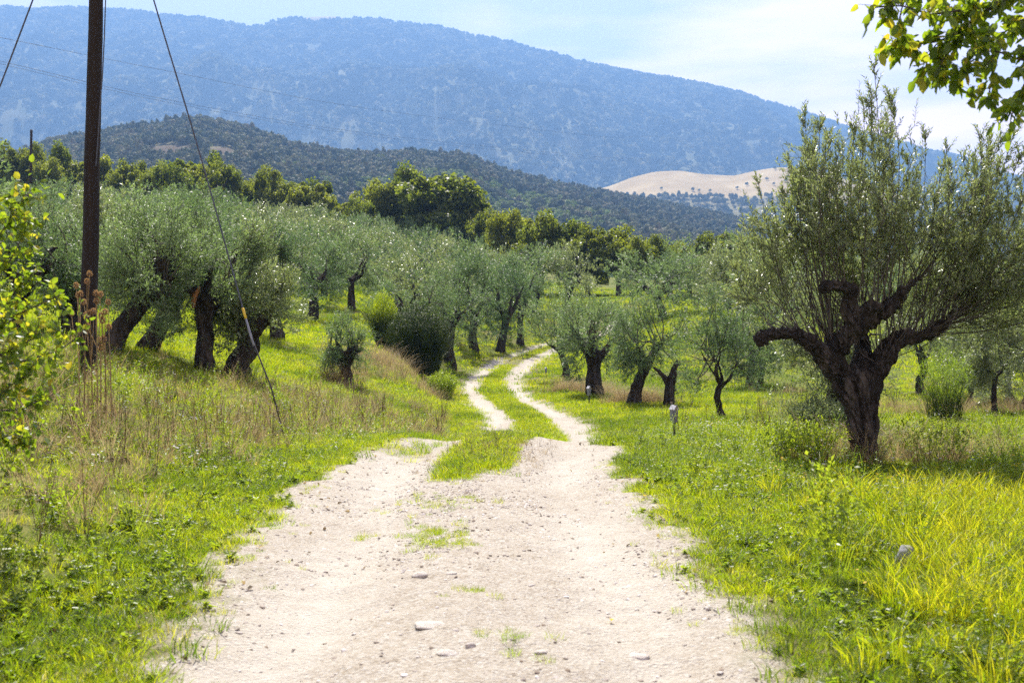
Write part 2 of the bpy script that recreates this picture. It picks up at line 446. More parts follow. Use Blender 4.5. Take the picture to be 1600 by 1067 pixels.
def grid_mesh(name, Xg, Yg, Zg, mat, smooth=True):
    r, c = Xg.shape
    V = np.stack([Xg, Yg, Zg], -1).reshape(-1, 3)
    i = np.arange(r - 1)[:, None] * c; j = np.arange(c - 1)[None, :]
    F = np.stack([i + j, i + j + 1, i + c + j + 1, i + c + j], -1).reshape(-1, 4)
    return mesh_np(name, V, F, [mat], smooth)

xs_f = np.arange(-11, 11.01, 0.2)
xs_o = np.concatenate([np.linspace(11.5, 40, 40), np.geomspace(42, 5000, 40)])
xs = np.concatenate([-xs_o[::-1], xs_f, xs_o])
ds = np.concatenate([-np.geomspace(300, 16, 12), np.arange(-14, 3, 1.0), np.arange(3, 30, 0.2), np.arange(30, 75, 0.45), np.arange(75, 170, 2.2), np.geomspace(172, 5000, 50)])
GX, GY = np.meshgrid(xs, ds)
ground = add_obj("ground", grid_mesh("ground", GX, GY, ground_z(GX, GY), M_ground))
tag(ground, kind="structure")

# ------------------------------------------------------------------ the dirt track
def gravel_mask(X, d):
    """1 on bare gravel, 0 on grass; ragged edges, grassy middle strip, tufts"""
    u = road_u(X, d)
    n1 = fbm(X * 1.7, d * 1.7, seed=21, oct=4) - .5
    n2 = fbm(X * 6.0, d * 6.0, seed=23, oct=3) - .5
    nn = n1 * 0.75 + n2 * 0.35
    k = sstep(12.4, 15.2, d)                               # wide near apron -> two wheel tracks
    hwl = (1.42 + .22 * sstep(5.5, 8.5, d)) * (1 - k) + 1.14 * k; hwr = 1.52 * (1 - k) + 1.16 * k
    amp = 0.75 * (1 - k) + 0.30 * k
    side = np.where(u < 0, hwl + u, hwr - u) + nn * amp
    g = sstep(-0.20, 0.22, side + n2 * .35)
    inner = (0.37 - np.abs(u + 0.03) * (1 + 0.0 * k)) + nn * 0.3     # grass between the wheels
    mid = sstep(-0.06, 0.10, inner) * sstep(10.4, 11.3, d + n1 * 1.8)
    g = g * (1 - mid)
    # the left wheel track is half overgrown over the crest
    lt = sstep(0.55, 0.8, -u) * sstep(11.6, 12.6, d) * (1 - sstep(14.4, 15.6, d)) * sstep(-.1, .12, n1 + .03)
    return np.clip(g * (1 - 0.35 * lt), 0, 1)

rows = np.concatenate([np.arange(-12, 3.5, 0.4), np.arange(3.5, 15.5, 0.05), np.arange(15.5, 30, 0.1), np.arange(30, 75, 0.2)])
us = np.linspace(-1.95, 1.95, 118)
UU, DD = np.meshgrid(us, rows)
sl = (road_cx(DD + .05) - road_cx(DD - .05)) / .1
RX = road_cx(DD) + UU / np.sqrt(1 + sl * sl); RY = DD - UU * sl / np.sqrt(1 + sl * sl)
gm = gravel_mask(RX, RY)
RZ = np.where(np.abs(UU) < 1.7, ground_z(RX, RY) + 0.11 * (1 - sstep(1.2, 1.7, np.abs(UU))), ground_z(RX, RY)) + 0.03
RZ += -0.07 * np.exp(-((np.abs(UU) - 0.82) / 0.30) ** 2) + 0.02 * np.exp(-(UU / 0.3) ** 2)
RZ += (fbm(RX * 3, RY * 3, seed=5, oct=3) - .5) * 0.045 + (fbm(RX * 14, RY * 14, seed=6, oct=2) - .5) * 0.016 * sstep(16, 9, RY)
RZ -= 0.20 * sstep(1.66, 1.95, np.abs(UU))

def make_road_mat():
    m, n, l = new_mat("pale_gravel")
    out = n.new("ShaderNodeOutputMaterial"); pr = n.new("ShaderNodeBsdfPrincipled")
    tc = n.new("ShaderNodeTexCoord"); at = n.new("ShaderNodeAttribute"); at.attribute_name = "gravel"
    def noise(s, d=6, ro=0.6):
        t = n.new("ShaderNodeTexNoise"); t.inputs["Scale"].default_value = s; t.inputs["Detail"].default_value = d
        t.inputs["Roughness"].default_value = ro
        l.new(tc.outputs["Object"], t.inputs["Vector"]); return t
    big, mid, fine = noise(0.9, 5), noise(7, 6, .7), noise(55, 5, .75)
    vo = n.new("ShaderNodeTexVoronoi"); vo.inputs["Scale"].default_value = 48
    l.new(tc.outputs["Object"], vo.inputs["Vector"])
    c1 = ramp(n, [(0.3, (0.209, 0.163, 0.103)), (0.5, (0.294, 0.247, 0.173)), (0.7, (0.386, 0.348, 0.272))]); l.new(big.outputs["Fac"], c1.inputs["Fac"])
    c2 = ramp(n, [(0.32, (0.185, 0.148, 0.103)), (0.47, (0.386, 0.341, 0.272)), (0.7, (0.526, 0.508, 0.449))]); l.new(fine.outputs["Fac"], c2.inputs["Fac"])
    c3 = ramp(n, [(0.34, (0.263, 0.214, 0.150)), (0.6, (0.479, 0.445, 0.378))]); l.new(mid.outputs["Fac"], c3.inputs["Fac"])
    def mixc(a, b, f):
        x = n.new("ShaderNodeMix"); x.data_type = 'RGBA'
        if isinstance(f, float): x.inputs["Factor"].default_value = f
        else: l.new(f, x.inputs["Factor"])
        l.new(a, x.inputs["A"]); l.new(b, x.inputs["B"]); return x.outputs["Result"]
    vc = n.new("ShaderNodeTexVoronoi"); vc.inputs["Scale"].default_value = 75; vc.inputs["Randomness"].default_value = 1.0
    l.new(tc.outputs["Object"], vc.inputs["Vector"])
    c4 = ramp(n, [(0.12, (0.093, 0.064, 0.039)), (0.3, (0.294, 0.238, 0.169)), (0.6, (0.417, 0.377, 0.303)), (0.9, (0.588, 0.580, 0.536))]); l.new(vc.outputs["Color"], c4.inputs["Fac"])
    vs = n.new("ShaderNodeTexVoronoi"); vs.inputs["Scale"].default_value = 30; l.new(tc.outputs["Object"], vs.inputs["Vector"])
    c5 = ramp(n, [(0.15, (0.232, 0.183, 0.122)), (0.45, (0.401, 0.357, 0.284)), (0.9, (0.541, 0.524, 0.465))]); l.new(vs.outputs["Color"], c5.inputs["Fac"])
    g0 = mixc(mixc(c1.outputs["Color"], c3.outputs["Color"], 0.45), c2.outputs["Color"], 0.35)
    g = mixc(mixc(g0, c4.outputs["Color"], 0.38), c5.outputs["Color"], 0.20)
    ad_ = n.new("ShaderNodeAttribute"); ad_.attribute_name = "dust"
    cd = ramp(n, [(0.3, (0.401, 0.361, 0.292)), (0.7, (0.487, 0.456, 0.386))]); l.new(mid.outputs["Fac"], cd.inputs["Fac"])
    dm = n.new("ShaderNodeMath"); dm.operation = 'MULTIPLY'; dm.inputs[1].default_value = 0.8; l.new(ad_.outputs["Fac"], dm.inputs[0])
    g = mixc(g, cd.outputs["Color"], dm.outputs[0])
    soil = ramp(n, [(0.3, (0.076, 0.076, 0.019)), (0.5, (0.152, 0.144, 0.046)), (0.7, (0.274, 0.228, 0.137))]); l.new(mid.outputs["Fac"], soil.inputs["Fac"])
    l.new(mixc(soil.outputs["Color"], g, at.outputs["Fac"]), pr.inputs["Base Color"])
    ad = n.new("ShaderNodeMath"); ad.operation = 'ADD'; l.new(fine.outputs["Fac"], ad.inputs[0]); l.new(vo.outputs["Distance"], ad.inputs[1])
    b = n.new("ShaderNodeBump"); b.inputs["Strength"].default_value = 0.75; b.inputs["Distance"].default_value = 0.014
    l.new(ad.outputs[0], b.inputs["Height"]); l.new(b.outputs[0], pr.inputs["Normal"])
    pr.inputs["Roughness"].default_value = 0.92; pr.inputs["Specular IOR Level"].default_value = 0.2
    l.new(pr.outputs[0], out.inputs[0]); return m
M_road = make_road_mat()
road_me = grid_mesh("dirt_track", RX, RY, RZ, M_road)
dust = np.exp(-((np.abs(UU) - .85 + .12 * (fbm(RY * .5, RX * .2, seed=33, oct=2) - .5)) / .34) ** 2) * sstep(.25, .6, fbm(RX * 1.5, RY * .6, seed=34, oct=4))
a2 = road_me.attributes.new("dust", 'FLOAT', 'POINT'); a2.data.foreach_set("value", dust.ravel().astype(np.float32))
att = road_me.attributes.new("gravel", 'FLOAT', 'POINT'); att.data.foreach_set("value", gm.ravel().astype(np.float32))
tag(add_obj("dirt_track", road_me), kind="structure")

def surf_z(X, d):
    """height of whatever lies on top: track inside, meadow outside"""
    z = ground_z(X, d); u = road_u(X, d)
    on = (np.abs(u) < 1.94) & (np.asarray(d) < 74)
    r = z + 0.03 + 0.11 * (1 - sstep(1.2, 1.7, np.abs(u))) - 0.07 * np.exp(-((np.abs(u) - 0.82) / 0.30) ** 2) + 0.02 * np.exp(-(u / 0.3) ** 2) + (fbm(X * 3, d * 3, seed=5, oct=3) - .5) * 0.045
    r = r - 0.20 * sstep(1.66, 1.95, np.abs(u))
    return np.where(on, np.maximum(r, z), z)

# ------------------------------------------------------------------ scattering (uncountable growth only)
def scatter(name, protos, P, rot, scl, idx, label, cat):
    """one 'stuff' object: small meshes instanced on computed points"""
    src = bpy.data.collections.new(name + "_source")
    for k, me in enumerate(protos):
        src.objects.link(bpy.data.objects.new("%s_%02d" % (name, k), me))
    P = np.asarray(P, np.float32)
    me = bpy.data.meshes.new(name)
    me.vertices.add(len(P)); me.vertices.foreach_set("co", P.ravel())
    a = me.attributes.new("rot", 'FLOAT_VECTOR', 'POINT'); a.data.foreach_set("vector", np.ascontiguousarray(rot, np.float32).ravel())
    a = me.attributes.new("scl", 'FLOAT_VECTOR', 'POINT')
    scl = np.asarray(scl, np.float32)
    if scl.ndim == 1: scl = np.repeat(scl[:, None], 3, 1)
    a.data.foreach_set("vector", np.ascontiguousarray(scl).ravel())
    a = me.attributes.new("idx", 'INT', 'POINT'); a.data.foreach_set("value", np.ascontiguousarray(idx, np.int32))
    o = add_obj(name, me)
    ng = bpy.data.node_groups.new(name, 'GeometryNodeTree')
    ng.interface.new_socket("Geometry", in_out='INPUT', socket_type='NodeSocketGeometry')
    ng.interface.new_socket("Geometry", in_out='OUTPUT', socket_type='NodeSocketGeometry')
    n, l = ng.nodes, ng.links
    gi, go = n.new("NodeGroupInput"), n.new("NodeGroupOutput")
    ip = n.new("GeometryNodeInstanceOnPoints"); ci = n.new("GeometryNodeCollectionInfo")
    ci.inputs["Collection"].default_value = src
    ci.inputs["Separate Children"].default_value = True; ci.inputs["Reset Children"].default_value = True
    def na(nm, t):
        x = n.new("GeometryNodeInputNamedAttribute"); x.data_type = t; x.inputs["Name"].default_value = nm
        return x.outputs["Attribute"]
    l.new(gi.outputs[0], ip.inputs["Points"]); l.new(ci.outputs[0], ip.inputs["Instance"])
    ip.inputs["Pick Instance"].default_value = True
    l.new(na("idx", 'INT'), ip.inputs["Instance Index"]); l.new(na("rot", 'FLOAT_VECTOR'), ip.inputs["Rotation"])
    l.new(na("scl", 'FLOAT_VECTOR'), ip.inputs["Scale"]); l.new(ip.outputs[0], go.inputs[0])
    md = o.modifiers.new("scatter", 'NODES'); md.node_group = ng
    tag(o, label, cat, kind="stuff")
    return o

def blades(n, radius, hmin, hmax, wid, mat, lean=0.35, bend=0.5, seed=0, name="blades"):
    r = np.random.default_rng(seed)
    a = r.uniform(0, 2 * math.pi, n); rr = radius * np.sqrt(r.uniform(0, 1, n))
    B = np.stack([rr * np.cos(a), rr * np.sin(a), np.full(n, -0.015)], 1)
    h = r.uniform(hmin, hmax, n) * (1 - 0.3 * rr / radius)
    az = a + r.normal(0, 0.9, n)
    out = np.stack([np.cos(az), np.sin(az), np.zeros(n)], 1)
    ln = np.abs(r.normal(lean, 0.22, n)); bd = np.abs(r.normal(bend, 0.25, n))
    fa = r.uniform(0, 2 * math.pi, n)
    S = np.stack([np.cos(fa), np.sin(fa), np.zeros(n)], 1) * (wid * r.uniform(.7, 1.3, n))[:, None] * .5
    Z = np.array([0, 0, 1.0])
    M1 = B + out * (h * ln * .4)[:, None] + Z * (h * .5)[:, None]
    M2 = B + out * (h * (ln * .8 + bd * .22))[:, None] + Z * (h * (.82 - bd * .06))[:, None]
    T = B + out * (h * (ln * 1.1 + bd * .55))[:, None] + Z * (h * (1.0 - bd * .25))[:, None]
    V = np.stack([B - S, B + S, M1 - S * .85, M1 + S * .85, M2 - S * .5, M2 + S * .5, T], 1).reshape(-1, 3)
    k = np.arange(n)[:, None] * 7
    F = np.concatenate([k + np.array([t]) for t in ((0, 1, 3), (0, 3, 2), (2, 3, 5), (2, 5, 4), (4, 5, 6))], 1).reshape(-1, 3)
    return mesh_np(name, V, F, [mat])

def weed(n, h, L, W, mat, seed=0, name="weed", flower=None, nfl=0, fl=0.02):
    """leafy forb: a few stems with oval leaves, optional flower heads"""
    r = np.random.default_rng(seed)
    V, F, MI, off = [], [], [], 0
    ns = max(2, n // 8)
    tips = []
    for s in range(ns):
        az = r.uniform(0, 6.28); ln = r.uniform(.1, .6); hh = h * r.uniform(.5, 1.0)
        ax = np.array([math.cos(az) * ln, math.sin(az) * ln, 1.0])
        m = n // ns
        t = np.sort(r.uniform(.08, 1, m)); P = ax[None] * (t * hh)[:, None]
        D = rand_dirs(m, -.1, .7, r); N = unit(np.array([0, 0, 1.0]) + rand_dirs(m, -.5, .5, r) * .5)
        sz = (1.15 - .6 * t)
        v, f = leaf_broad(P, D, N, L * sz * r.uniform(.7, 1.2, m), W * sz)
        V.append(v); F.append(f + off); MI.append(np.zeros(len(f), int)); off += len(v)
        sp = np.linspace(0, 1, 4)[:, None] * ax * hh
        S = np.array([0.0022, 0, 0]); S2 = np.array([0, 0.0022, 0])
        for q in (S, S2):
            v = np.concatenate([sp - q, sp + q]); f = np.array([[i, i + 1, i + 5, i + 4] for i in range(3)])
            V.append(v); F.append(f + off); MI.append(np.zeros(3, int)); off += 8
        tips.append(ax * hh)
    if flower is not None:
        for q in range(nfl):
            c = tips[q % ns] + r.normal(0, .02, 3) * (q >= ns) + np.array([0, 0, .01])
            a = np.arange(7) * 6.283 / 7
            D = np.stack([np.cos(a), np.sin(a), np.full(7, .25)], 1)
            v, f = leaf_quads(np.repeat(c[None], 7, 0), D, np.tile([0, 0, 1.0], (7, 1)), np.full(7, fl), np.full(7, fl * .6))
            V.append(v); F.append(f + off); MI.append(np.ones(len(f), int)); off += len(v)
    return mesh_np(name, np.vstack(V), np.vstack(F), [mat] + ([flower] if flower is not None else []), midx=np.concatenate(MI))

def pts_in(n, d0, d1, r=rng, power=1.0, margin=1.6, left=None, right=None):
    """random points in the wedge in front of the camera, uniform over the ground"""
    d = np.sqrt(r.uniform(d0 ** 2, d1 ** 2, int(n)))
    w = 0.47 * d + margin
    X = r.uniform(-1, 1, len(d)) * w
    if left is not None: X = left(d) + r.uniform(0, 1, len(d)) * (right(d) - left(d))
    return X, d

# ------------------------------------------------------------------ far hills, mountain and their woods
M_forest = leaf_mat("wood_foliage", [(0, (0.03, 0.046, 0.022)), (0.4, (0.07, 0.085, 0.038)), (0.7, (0.14, 0.14, 0.062)), (1, (0.22, 0.185, 0.10))],
                    [(0, (0.06, 0.09, 0.02)), (1, (0.18, 0.19, 0.05))], 0.25, 0.7, 0.15, obj_w=0.85)
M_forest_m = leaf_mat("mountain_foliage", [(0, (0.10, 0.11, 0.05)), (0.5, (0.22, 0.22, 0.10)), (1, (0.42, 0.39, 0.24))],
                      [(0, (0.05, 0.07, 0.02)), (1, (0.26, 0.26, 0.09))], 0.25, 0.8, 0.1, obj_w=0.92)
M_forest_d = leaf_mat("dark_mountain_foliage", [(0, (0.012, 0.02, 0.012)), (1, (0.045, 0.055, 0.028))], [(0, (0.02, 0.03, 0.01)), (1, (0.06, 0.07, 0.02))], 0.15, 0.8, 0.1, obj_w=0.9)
M_forest_g = leaf_mat("green_wood_foliage", [(0, (0.09, 0.14, 0.02)), (1, (0.20, 0.22, 0.04))],
                      [(0, (0.14, 0.24, 0.03)), (1, (0.24, 0.32, 0.05))], 0.35, 0.6, 0.2, obj_w=0.8)

def hill_mat(name, wood, field):
    m, n, l = new_mat(name)
    out = n.new("ShaderNodeOutputMaterial"); pr = n.new("ShaderNodeBsdfPrincipled")
    at = n.new("ShaderNodeAttribute"); at.attribute_name = "field"
    tc = n.new("ShaderNodeTexCoord"); nz = n.new("ShaderNodeTexNoise"); nz.inputs["Scale"].default_value = 0.02; nz.inputs["Detail"].default_value = 8
    l.new(tc.outputs["Object"], nz.inputs["Vector"])
    a = ramp(n, [(0.3, wood[0]), (0.7, wood[1])]); b = ramp(n, [(0.35, field[0]), (0.65, field[1])])
    l.new(nz.outputs["Fac"], a.inputs["Fac"]); l.new(nz.outputs["Fac"], b.inputs["Fac"])
    mx = n.new("ShaderNodeMix"); mx.data_type = 'RGBA'; l.new(at.outputs["Fac"], mx.inputs["Factor"])
    l.new(a.outputs["Color"], mx.inputs["A"]); l.new(b.outputs["Color"], mx.inputs["B"])
    l.new(mx.outputs["Result"], pr.inputs["Base Color"]); pr.inputs["Roughness"].default_value = 1.0
    pr.inputs["Specular IOR Level"].default_value = 0.05
    l.new(pr.outputs[0], out.inputs[0]); return m

def proj(X, Y, Z):
    """world -> photo pixel"""
    cp, sp = math.cos(PITCH), math.sin(PITCH)
    dz = Z - EYE; f = Y * cp - dz * sp; u = Y * sp + dz * cp
    return 800 + FPX * X / f, 533.5 - FPX * u / f

def hill(name, sil, dfun, foot_d, foot_z, back_d, tree_h, mat, pxs, nd, noise_amp, noise_len, seed, curve=1.0, back_drop=0.75):
    """a hill whose ridge line stands at distance dfun; returns sampler and object"""
    sx = np.array([s[0] for s in sil], float); sy = np.array([s[1] for s in sil], float)
    def z_at(pxl, d):
        dr = dfun(pxl)
        zr = EYE + (HOR - np.interp(pxl, sx, sy)) * dr / FPX - tree_h
        t = np.clip((d - foot_d) / (dr - foot_d), 0, 1)
        z = foot_z + (zr - foot_z) * t ** curve
        tb = np.clip((d - dr) / (back_d - dr), 0, 1)
        z = z - (zr - foot_z) * back_drop * tb ** 1.5
        X = (pxl - 800) / FPX * d
        nz = fbm(X / noise_len, d / noise_len, seed=seed, oct=4) - .5
        rg = 1 - np.abs(2 * fbm(X / (noise_len * .8), d / (noise_len * 2.2), seed=seed + 5, oct=3) - 1)
        z = z + (nz + (rg - .75) * .8) * noise_amp * np.sin(math.pi * np.clip(t * (1 - tb), 0, 1)) ** .8
        return z
    dd = np.concatenate([np.linspace(0, 1, nd), 1 + np.linspace(0.04, 1, 14)])
    PX, TT = np.meshgrid(pxs, dd)
    DR = dfun(PX)
    D = np.where(TT <= 1, foot_d + (DR - foot_d) * TT, DR + (back_d - DR) * (TT - 1))
    Z = z_at(PX, D); X = (PX - 800) / FPX * D
    me = grid_mesh(name, X, D, Z, mat)
    o = add_obj(name, me); tag(o, kind="structure")
    return z_at, o, (X, D, Z)

def set_field(o, f):
    a = o.data.attributes.new("field", 'FLOAT', 'POINT'); a.data.foreach_set("value", np.ascontiguousarray(f.ravel(), np.float32))

# mountain
MT_SIL = [(-500, 40), (-200, 10), (-60, 4), (0, 11), (60, 20), (100, 18), (150, 18), (230, 24), (300, 32), (380, 42), (402, 45), (430, 38), (470, 32), (495, 28), (525, 28), (560, 33), (620, 39), (690, 46),
          (780, 66), (900, 98), (1000, 120), (1100, 137), (1180, 156), (1260, 180), (1330, 204), (1420, 232), (1500, 256), (1600, 284), (1750, 310), (2000, 350), (2300, 380)]
M_mtn = hill_mat("mountain_ground", ((0.09, 0.10, 0.05), (0.17, 0.165, 0.09)), ((0.30, 0.25, 0.15), (0.40, 0.34, 0.21)))
mt_z, mt_o, (mx_, my_, mz_) = hill("mountain", MT_SIL, lambda p: 4300 + 0 * p, 2050, -22, 4950, 9.0, M_mtn, np.linspace(-480, 2250, 240), 110, 190, 420, 51, 0.93, back_drop=0.12)
ppx, ppy = proj(mx_, my_, mz_)
mt_bare = lambda a, b: np.clip(np.maximum(1 - np.hypot((a - 515) / 62, (b - 28) / 9.5), 1 - np.hypot((a + 40) / 118, (b - 8) / 12)) * 4, 0, 1)
set_field(mt_o, mt_bare(ppx, ppy))

# wooded middle hill
MH_SIL = [(-700, 300), (-200, 262), (40, 232), (85, 214), (180, 197), (245, 187), (310, 179), (350, 184), (400, 196), (450, 213), (480, 222), (530, 230), (580, 234), (650, 231), (720, 236), (760, 250),
          (800, 266), (900, 288), (1000, 306), (1100, 327), (1200, 345), (1350, 372), (1600, 405), (2000, 430)]
M_mhill = hill_mat("wooded_hill_ground", ((0.12, 0.12, 0.06), (0.22, 0.20, 0.11)), ((0.065, 0.05, 0.032), (0.12, 0.09, 0.058)))
mh_d = lambda p: 950 + 260 * sstep(550, 1250, p)
mh_z, mh_o, (hx_, hy_, hz_) = hill("wooded_hill", MH_SIL, mh_d, 330, -22, 1600, 8.0, M_mhill, np.linspace(-690, 1900, 220), 90, 13, 130, 61, 0.9, back_drop=0.9)
hpx, hpy = proj(hx_, hy_, hz_)
def mh_field(a, b):
    e1 = 1 - np.hypot((a - 268) / 46, (b - 238) / 12)
    e2 = 1 - np.hypot((a - 215) / 40, (b - 256) / 12)
    e3 = 1 - np.hypot((a - 345) / 30, (b - 242) / 13)
    e4 = 1 - np.hypot((a - 960) / 34, (b - 341) / 11)
    return np.clip(np.maximum(e1, e3) * 5, 0, 1)
set_field(mh_o, mh_field(hpx, hpy) * (hy_ < mh_d(hpx) - 20))

# dry pasture hill
DH_SIL = [(700, 360), (880, 312), (955, 291), (985, 279), (1020, 270), (1060, 268), (1100, 274), (1145, 276), (1180, 268), (1212, 263), (1245, 264), (1300, 276), (1380, 300), (1500, 330), (1700, 372), (2100, 420)]
M_dhill = hill_mat("dry_pasture", ((0.16, 0.15, 0.07), (0.24, 0.21, 0.11)), ((0.36, 0.27, 0.13), (0.46, 0.36, 0.19)))
dh_z, dh_o, (px_, py_, pz_) = hill("dry_pasture_hill", DH_SIL, lambda p: 1950 + 0 * p, 1250, -22, 2500, 0.0, M_dhill, np.linspace(690, 2080, 120), 60, 12, 200, 71, 0.85, back_drop=0.9)
dpx, dpy = proj(px_, py_, pz_)
dh_tree = lambda X, d: fbm(X / 120, d / 120, seed=77, oct=3)
set_field(dh_o, sstep(313, 301, dpy + (dh_tree(px_, py_) - .5) * 40 - 0.02 * (dpx - 1000)))

def tree_tuft(n, rx, rz, size, mat, seed, cone=0.0, base=0.15, lumps=6, name="tuft"):
    """a small far tree: leaf-clump faces over a lumpy crown"""
    r = np.random.default_rng(seed)
    c = rand_dirs(lumps, -.2, .9, r) * np.array([rx * .5, rx * .5, rz * .45]) + np.array([0, 0, rz * (base + .5)])
    k = r.integers(0, lumps, n); dr = rand_dirs(n, -.6, 1, r)
    P = c[k] + dr * np.array([rx * .55, rx * .55, rz * .42]) * r.uniform(.75, 1.05, n)[:, None]
    if cone: P[:, :2] *= (1 - cone * np.clip(P[:, 2:] / (rz * 1.3), 0, 1))
    N = unit(dr + rand_dirs(n, -1, 1, r) * .55)
    D = unit(np.cross(N, rand_dirs(n, -1, 1, r)))
    s = size * r.uniform(.6, 1.3, n)
    V, F = leaf_quads(P - D * (s * .5)[:, None], D, N, s, s * .85, .05)
    return mesh_np(name, V, F, [mat])

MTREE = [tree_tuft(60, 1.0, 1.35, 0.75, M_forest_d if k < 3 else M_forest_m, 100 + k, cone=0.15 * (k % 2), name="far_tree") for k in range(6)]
nM = 70000
a_px = rng.uniform(-230, 1830, nM); t = np.sqrt(rng.uniform(0.06, 1.0, nM)); a_d = 2050 + 2270 * t
keep = rng.uniform(0, 1, nM) < a_d / 4320
a_px, a_d = a_px[keep], a_d[keep]
Xm = (a_px - 800) / FPX * a_d; Zm = mt_z(a_px, a_d)
qx, qy = proj(Xm, a_d, Zm)
keep = (mt_bare(qx, qy + 2) < .3) & (fbm(Xm / 40, a_d / 40, seed=41, oct=3) > .34)
Xm, a_d, Zm = Xm[keep], a_d[keep], Zm[keep]
n_ = len(Xm); sM = rng.uniform(3.6, 9.5, n_) * (0.75 + .6 * fbm(Xm / 160, a_d / 160, seed=43, oct=2))
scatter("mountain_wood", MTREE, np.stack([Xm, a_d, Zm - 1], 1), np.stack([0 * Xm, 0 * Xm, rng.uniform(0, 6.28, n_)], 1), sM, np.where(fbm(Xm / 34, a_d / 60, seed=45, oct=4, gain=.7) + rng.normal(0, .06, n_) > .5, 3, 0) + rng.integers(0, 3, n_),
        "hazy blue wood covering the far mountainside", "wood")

HTREE = ([tree_tuft(170, 1.0, 1.35, 0.42, M_forest, 200 + k, name="far_tree") for k in range(3)]
         + [tree_tuft(170, 0.85, 1.7, 0.42, M_forest, 210 + k, cone=0.45, name="far_conifer") for k in range(2)]
         + [tree_tuft(150, 1.0, 1.2, 0.42, M_forest_g, 220 + k, name="far_green_tree") for k in range(3)])
nH = 26000
b_px = rng.uniform(-250, 1500, nH); b_d = np.sqrt(rng.uniform(360 ** 2, 1240 ** 2, nH))
keep = b_d < mh_d(b_px) + 15
b_px, b_d = b_px[keep], b_d[keep]
Xh = (b_px - 800) / FPX * b_d; Zh = mh_z(b_px, b_d); qx, qy = proj(Xh, b_d, Zh)
cl = fbm(Xh / 55, b_d / 55, seed=47, oct=3)
keep = (mh_field(qx, qy) < .25) & (cl > .27)
Xh, b_d, Zh, b_px, qy, cl = Xh[keep], b_d[keep], Zh[keep], b_px[keep], qy[keep], cl[keep]
n_ = len(Xh)
green_p = 0.85 * sstep(.44, .52, fbm(Xh / 40, b_d / 40, seed=49, oct=3)) * sstep(350, 600, b_px) * sstep(1050, 760, b_d + 0 * b_px) + .04
con_p = 0.15 + 0.25 * sstep(600, 900, b_px) * sstep(700, 900, b_d)
u1 = rng.uniform(0, 1, n_)
idx = np.where(u1 < green_p, 5 + rng.integers(0, 3, n_), np.where(rng.uniform(0, 1, n_) < con_p, 3 + rng.integers(0, 2, n_), rng.integers(0, 3, n_)))
sH = rng.uniform(2.2, 4.3, n_) * np.where(idx >= 5, .75, 1.0)
scatter("hillside_wood", HTREE, np.stack([Xh, b_d, Zh - .5], 1), np.stack([0 * Xh, 0 * Xh, rng.uniform(0, 6.28, n_)], 1), sH, idx,
        "dark green mixed wood covering the low hill before the mountain", "wood")

# wood at the foot of the pasture hill
c_px = rng.uniform(850, 1900, 5200); c_d = np.sqrt(rng.uniform(1255 ** 2, 1940 ** 2, 5200))
Xd = (c_px - 800) / FPX * c_d; Zd = dh_z(c_px, c_d); qx, qy = proj(Xd, c_d, Zd)
keep = (qy + (dh_tree(Xd, c_d) - .5) * 40 - 0.02 * (qx - 1000)) > 308
Xd, c_d, Zd = Xd[keep], c_d[keep], Zd[keep]; n_ = len(Xd)
scatter("pasture_foot_wood", HTREE[:5], np.stack([Xd, c_d, Zd - .5], 1), np.stack([0 * Xd, 0 * Xd, rng.uniform(0, 6.28, n_)], 1), rng.uniform(2.8, 5.5, n_), rng.integers(0, 5, n_),
        "dark wood at the foot of the dry pasture hill", "wood")

# single trees dotted over the pasture (each a thing)
PT_TR = tubes_mesh("trunk", [(np.array([[0, 0, -.6], [0.02, 0, .25], [0, 0.03, .6]]), np.array([.09, .07, .05]))], 5, M_bark_dk)
for kk, (a, b) in enumerate(sorted([(1082, 299), (1091, 300), (1108, 301), (1196, 283), (1226, 285), (1228, 280), (1207, 290), (1238, 290), (1150, 296), (1165, 291), (1032, 297), (1209, 265.5)])):
    dd_ = np.linspace(1300, 1945, 200); zz_ = dh_z(np.full(200, float(a)), dd_)
    _, yy_ = proj((a - 800) / FPX * dd_, dd_, zz_)
    k = int(np.argmin(np.abs(yy_ - b)))
    t_ = empty("pasture_tree", ((a - 800) / FPX * dd_[k], dd_[k], zz_[k]), rng.uniform(0, 6.28), rng.uniform(2.6, 3.6))
    tag(t_, "tiny dark tree on the dry beige pasture hill, %s from the left" % ["first", "second", "third", "fourth", "fifth", "sixth", "seventh", "eighth", "ninth", "tenth", "eleventh", "twelfth"][kk], "tree", "trees dotted over the pasture hill")
    add_obj("trunk", PT_TR, t_); add_obj("crown", HTREE[rng.integers(0, 3)], t_)

# ------------------------------------------------------------------ tree building
def smooth_path(pts, m=4):
    """catmull-rom through (x,y,z,r) control points"""
    P = np.asarray(pts, float)
    Q = np.vstack([2 * P[0] - P[1], P, 2 * P[-1] - P[-2]])
    out = []
    for i in range(1, len(Q) - 2):
        for t in np.linspace(0, 1, m, endpoint=False):
            a, b, c, d = Q[i - 1], Q[i], Q[i + 1], Q[i + 2]
            out.append(.5 * (2 * b + (c - a) * t + (2 * a - 5 * b + 4 * c - d) * t * t + (3 * b - a - 3 * c + d) * t ** 3))
    out.append(P[-1]); out = np.array(out)
    return out[:, :3], np.maximum(out[:, 3], 0.004)

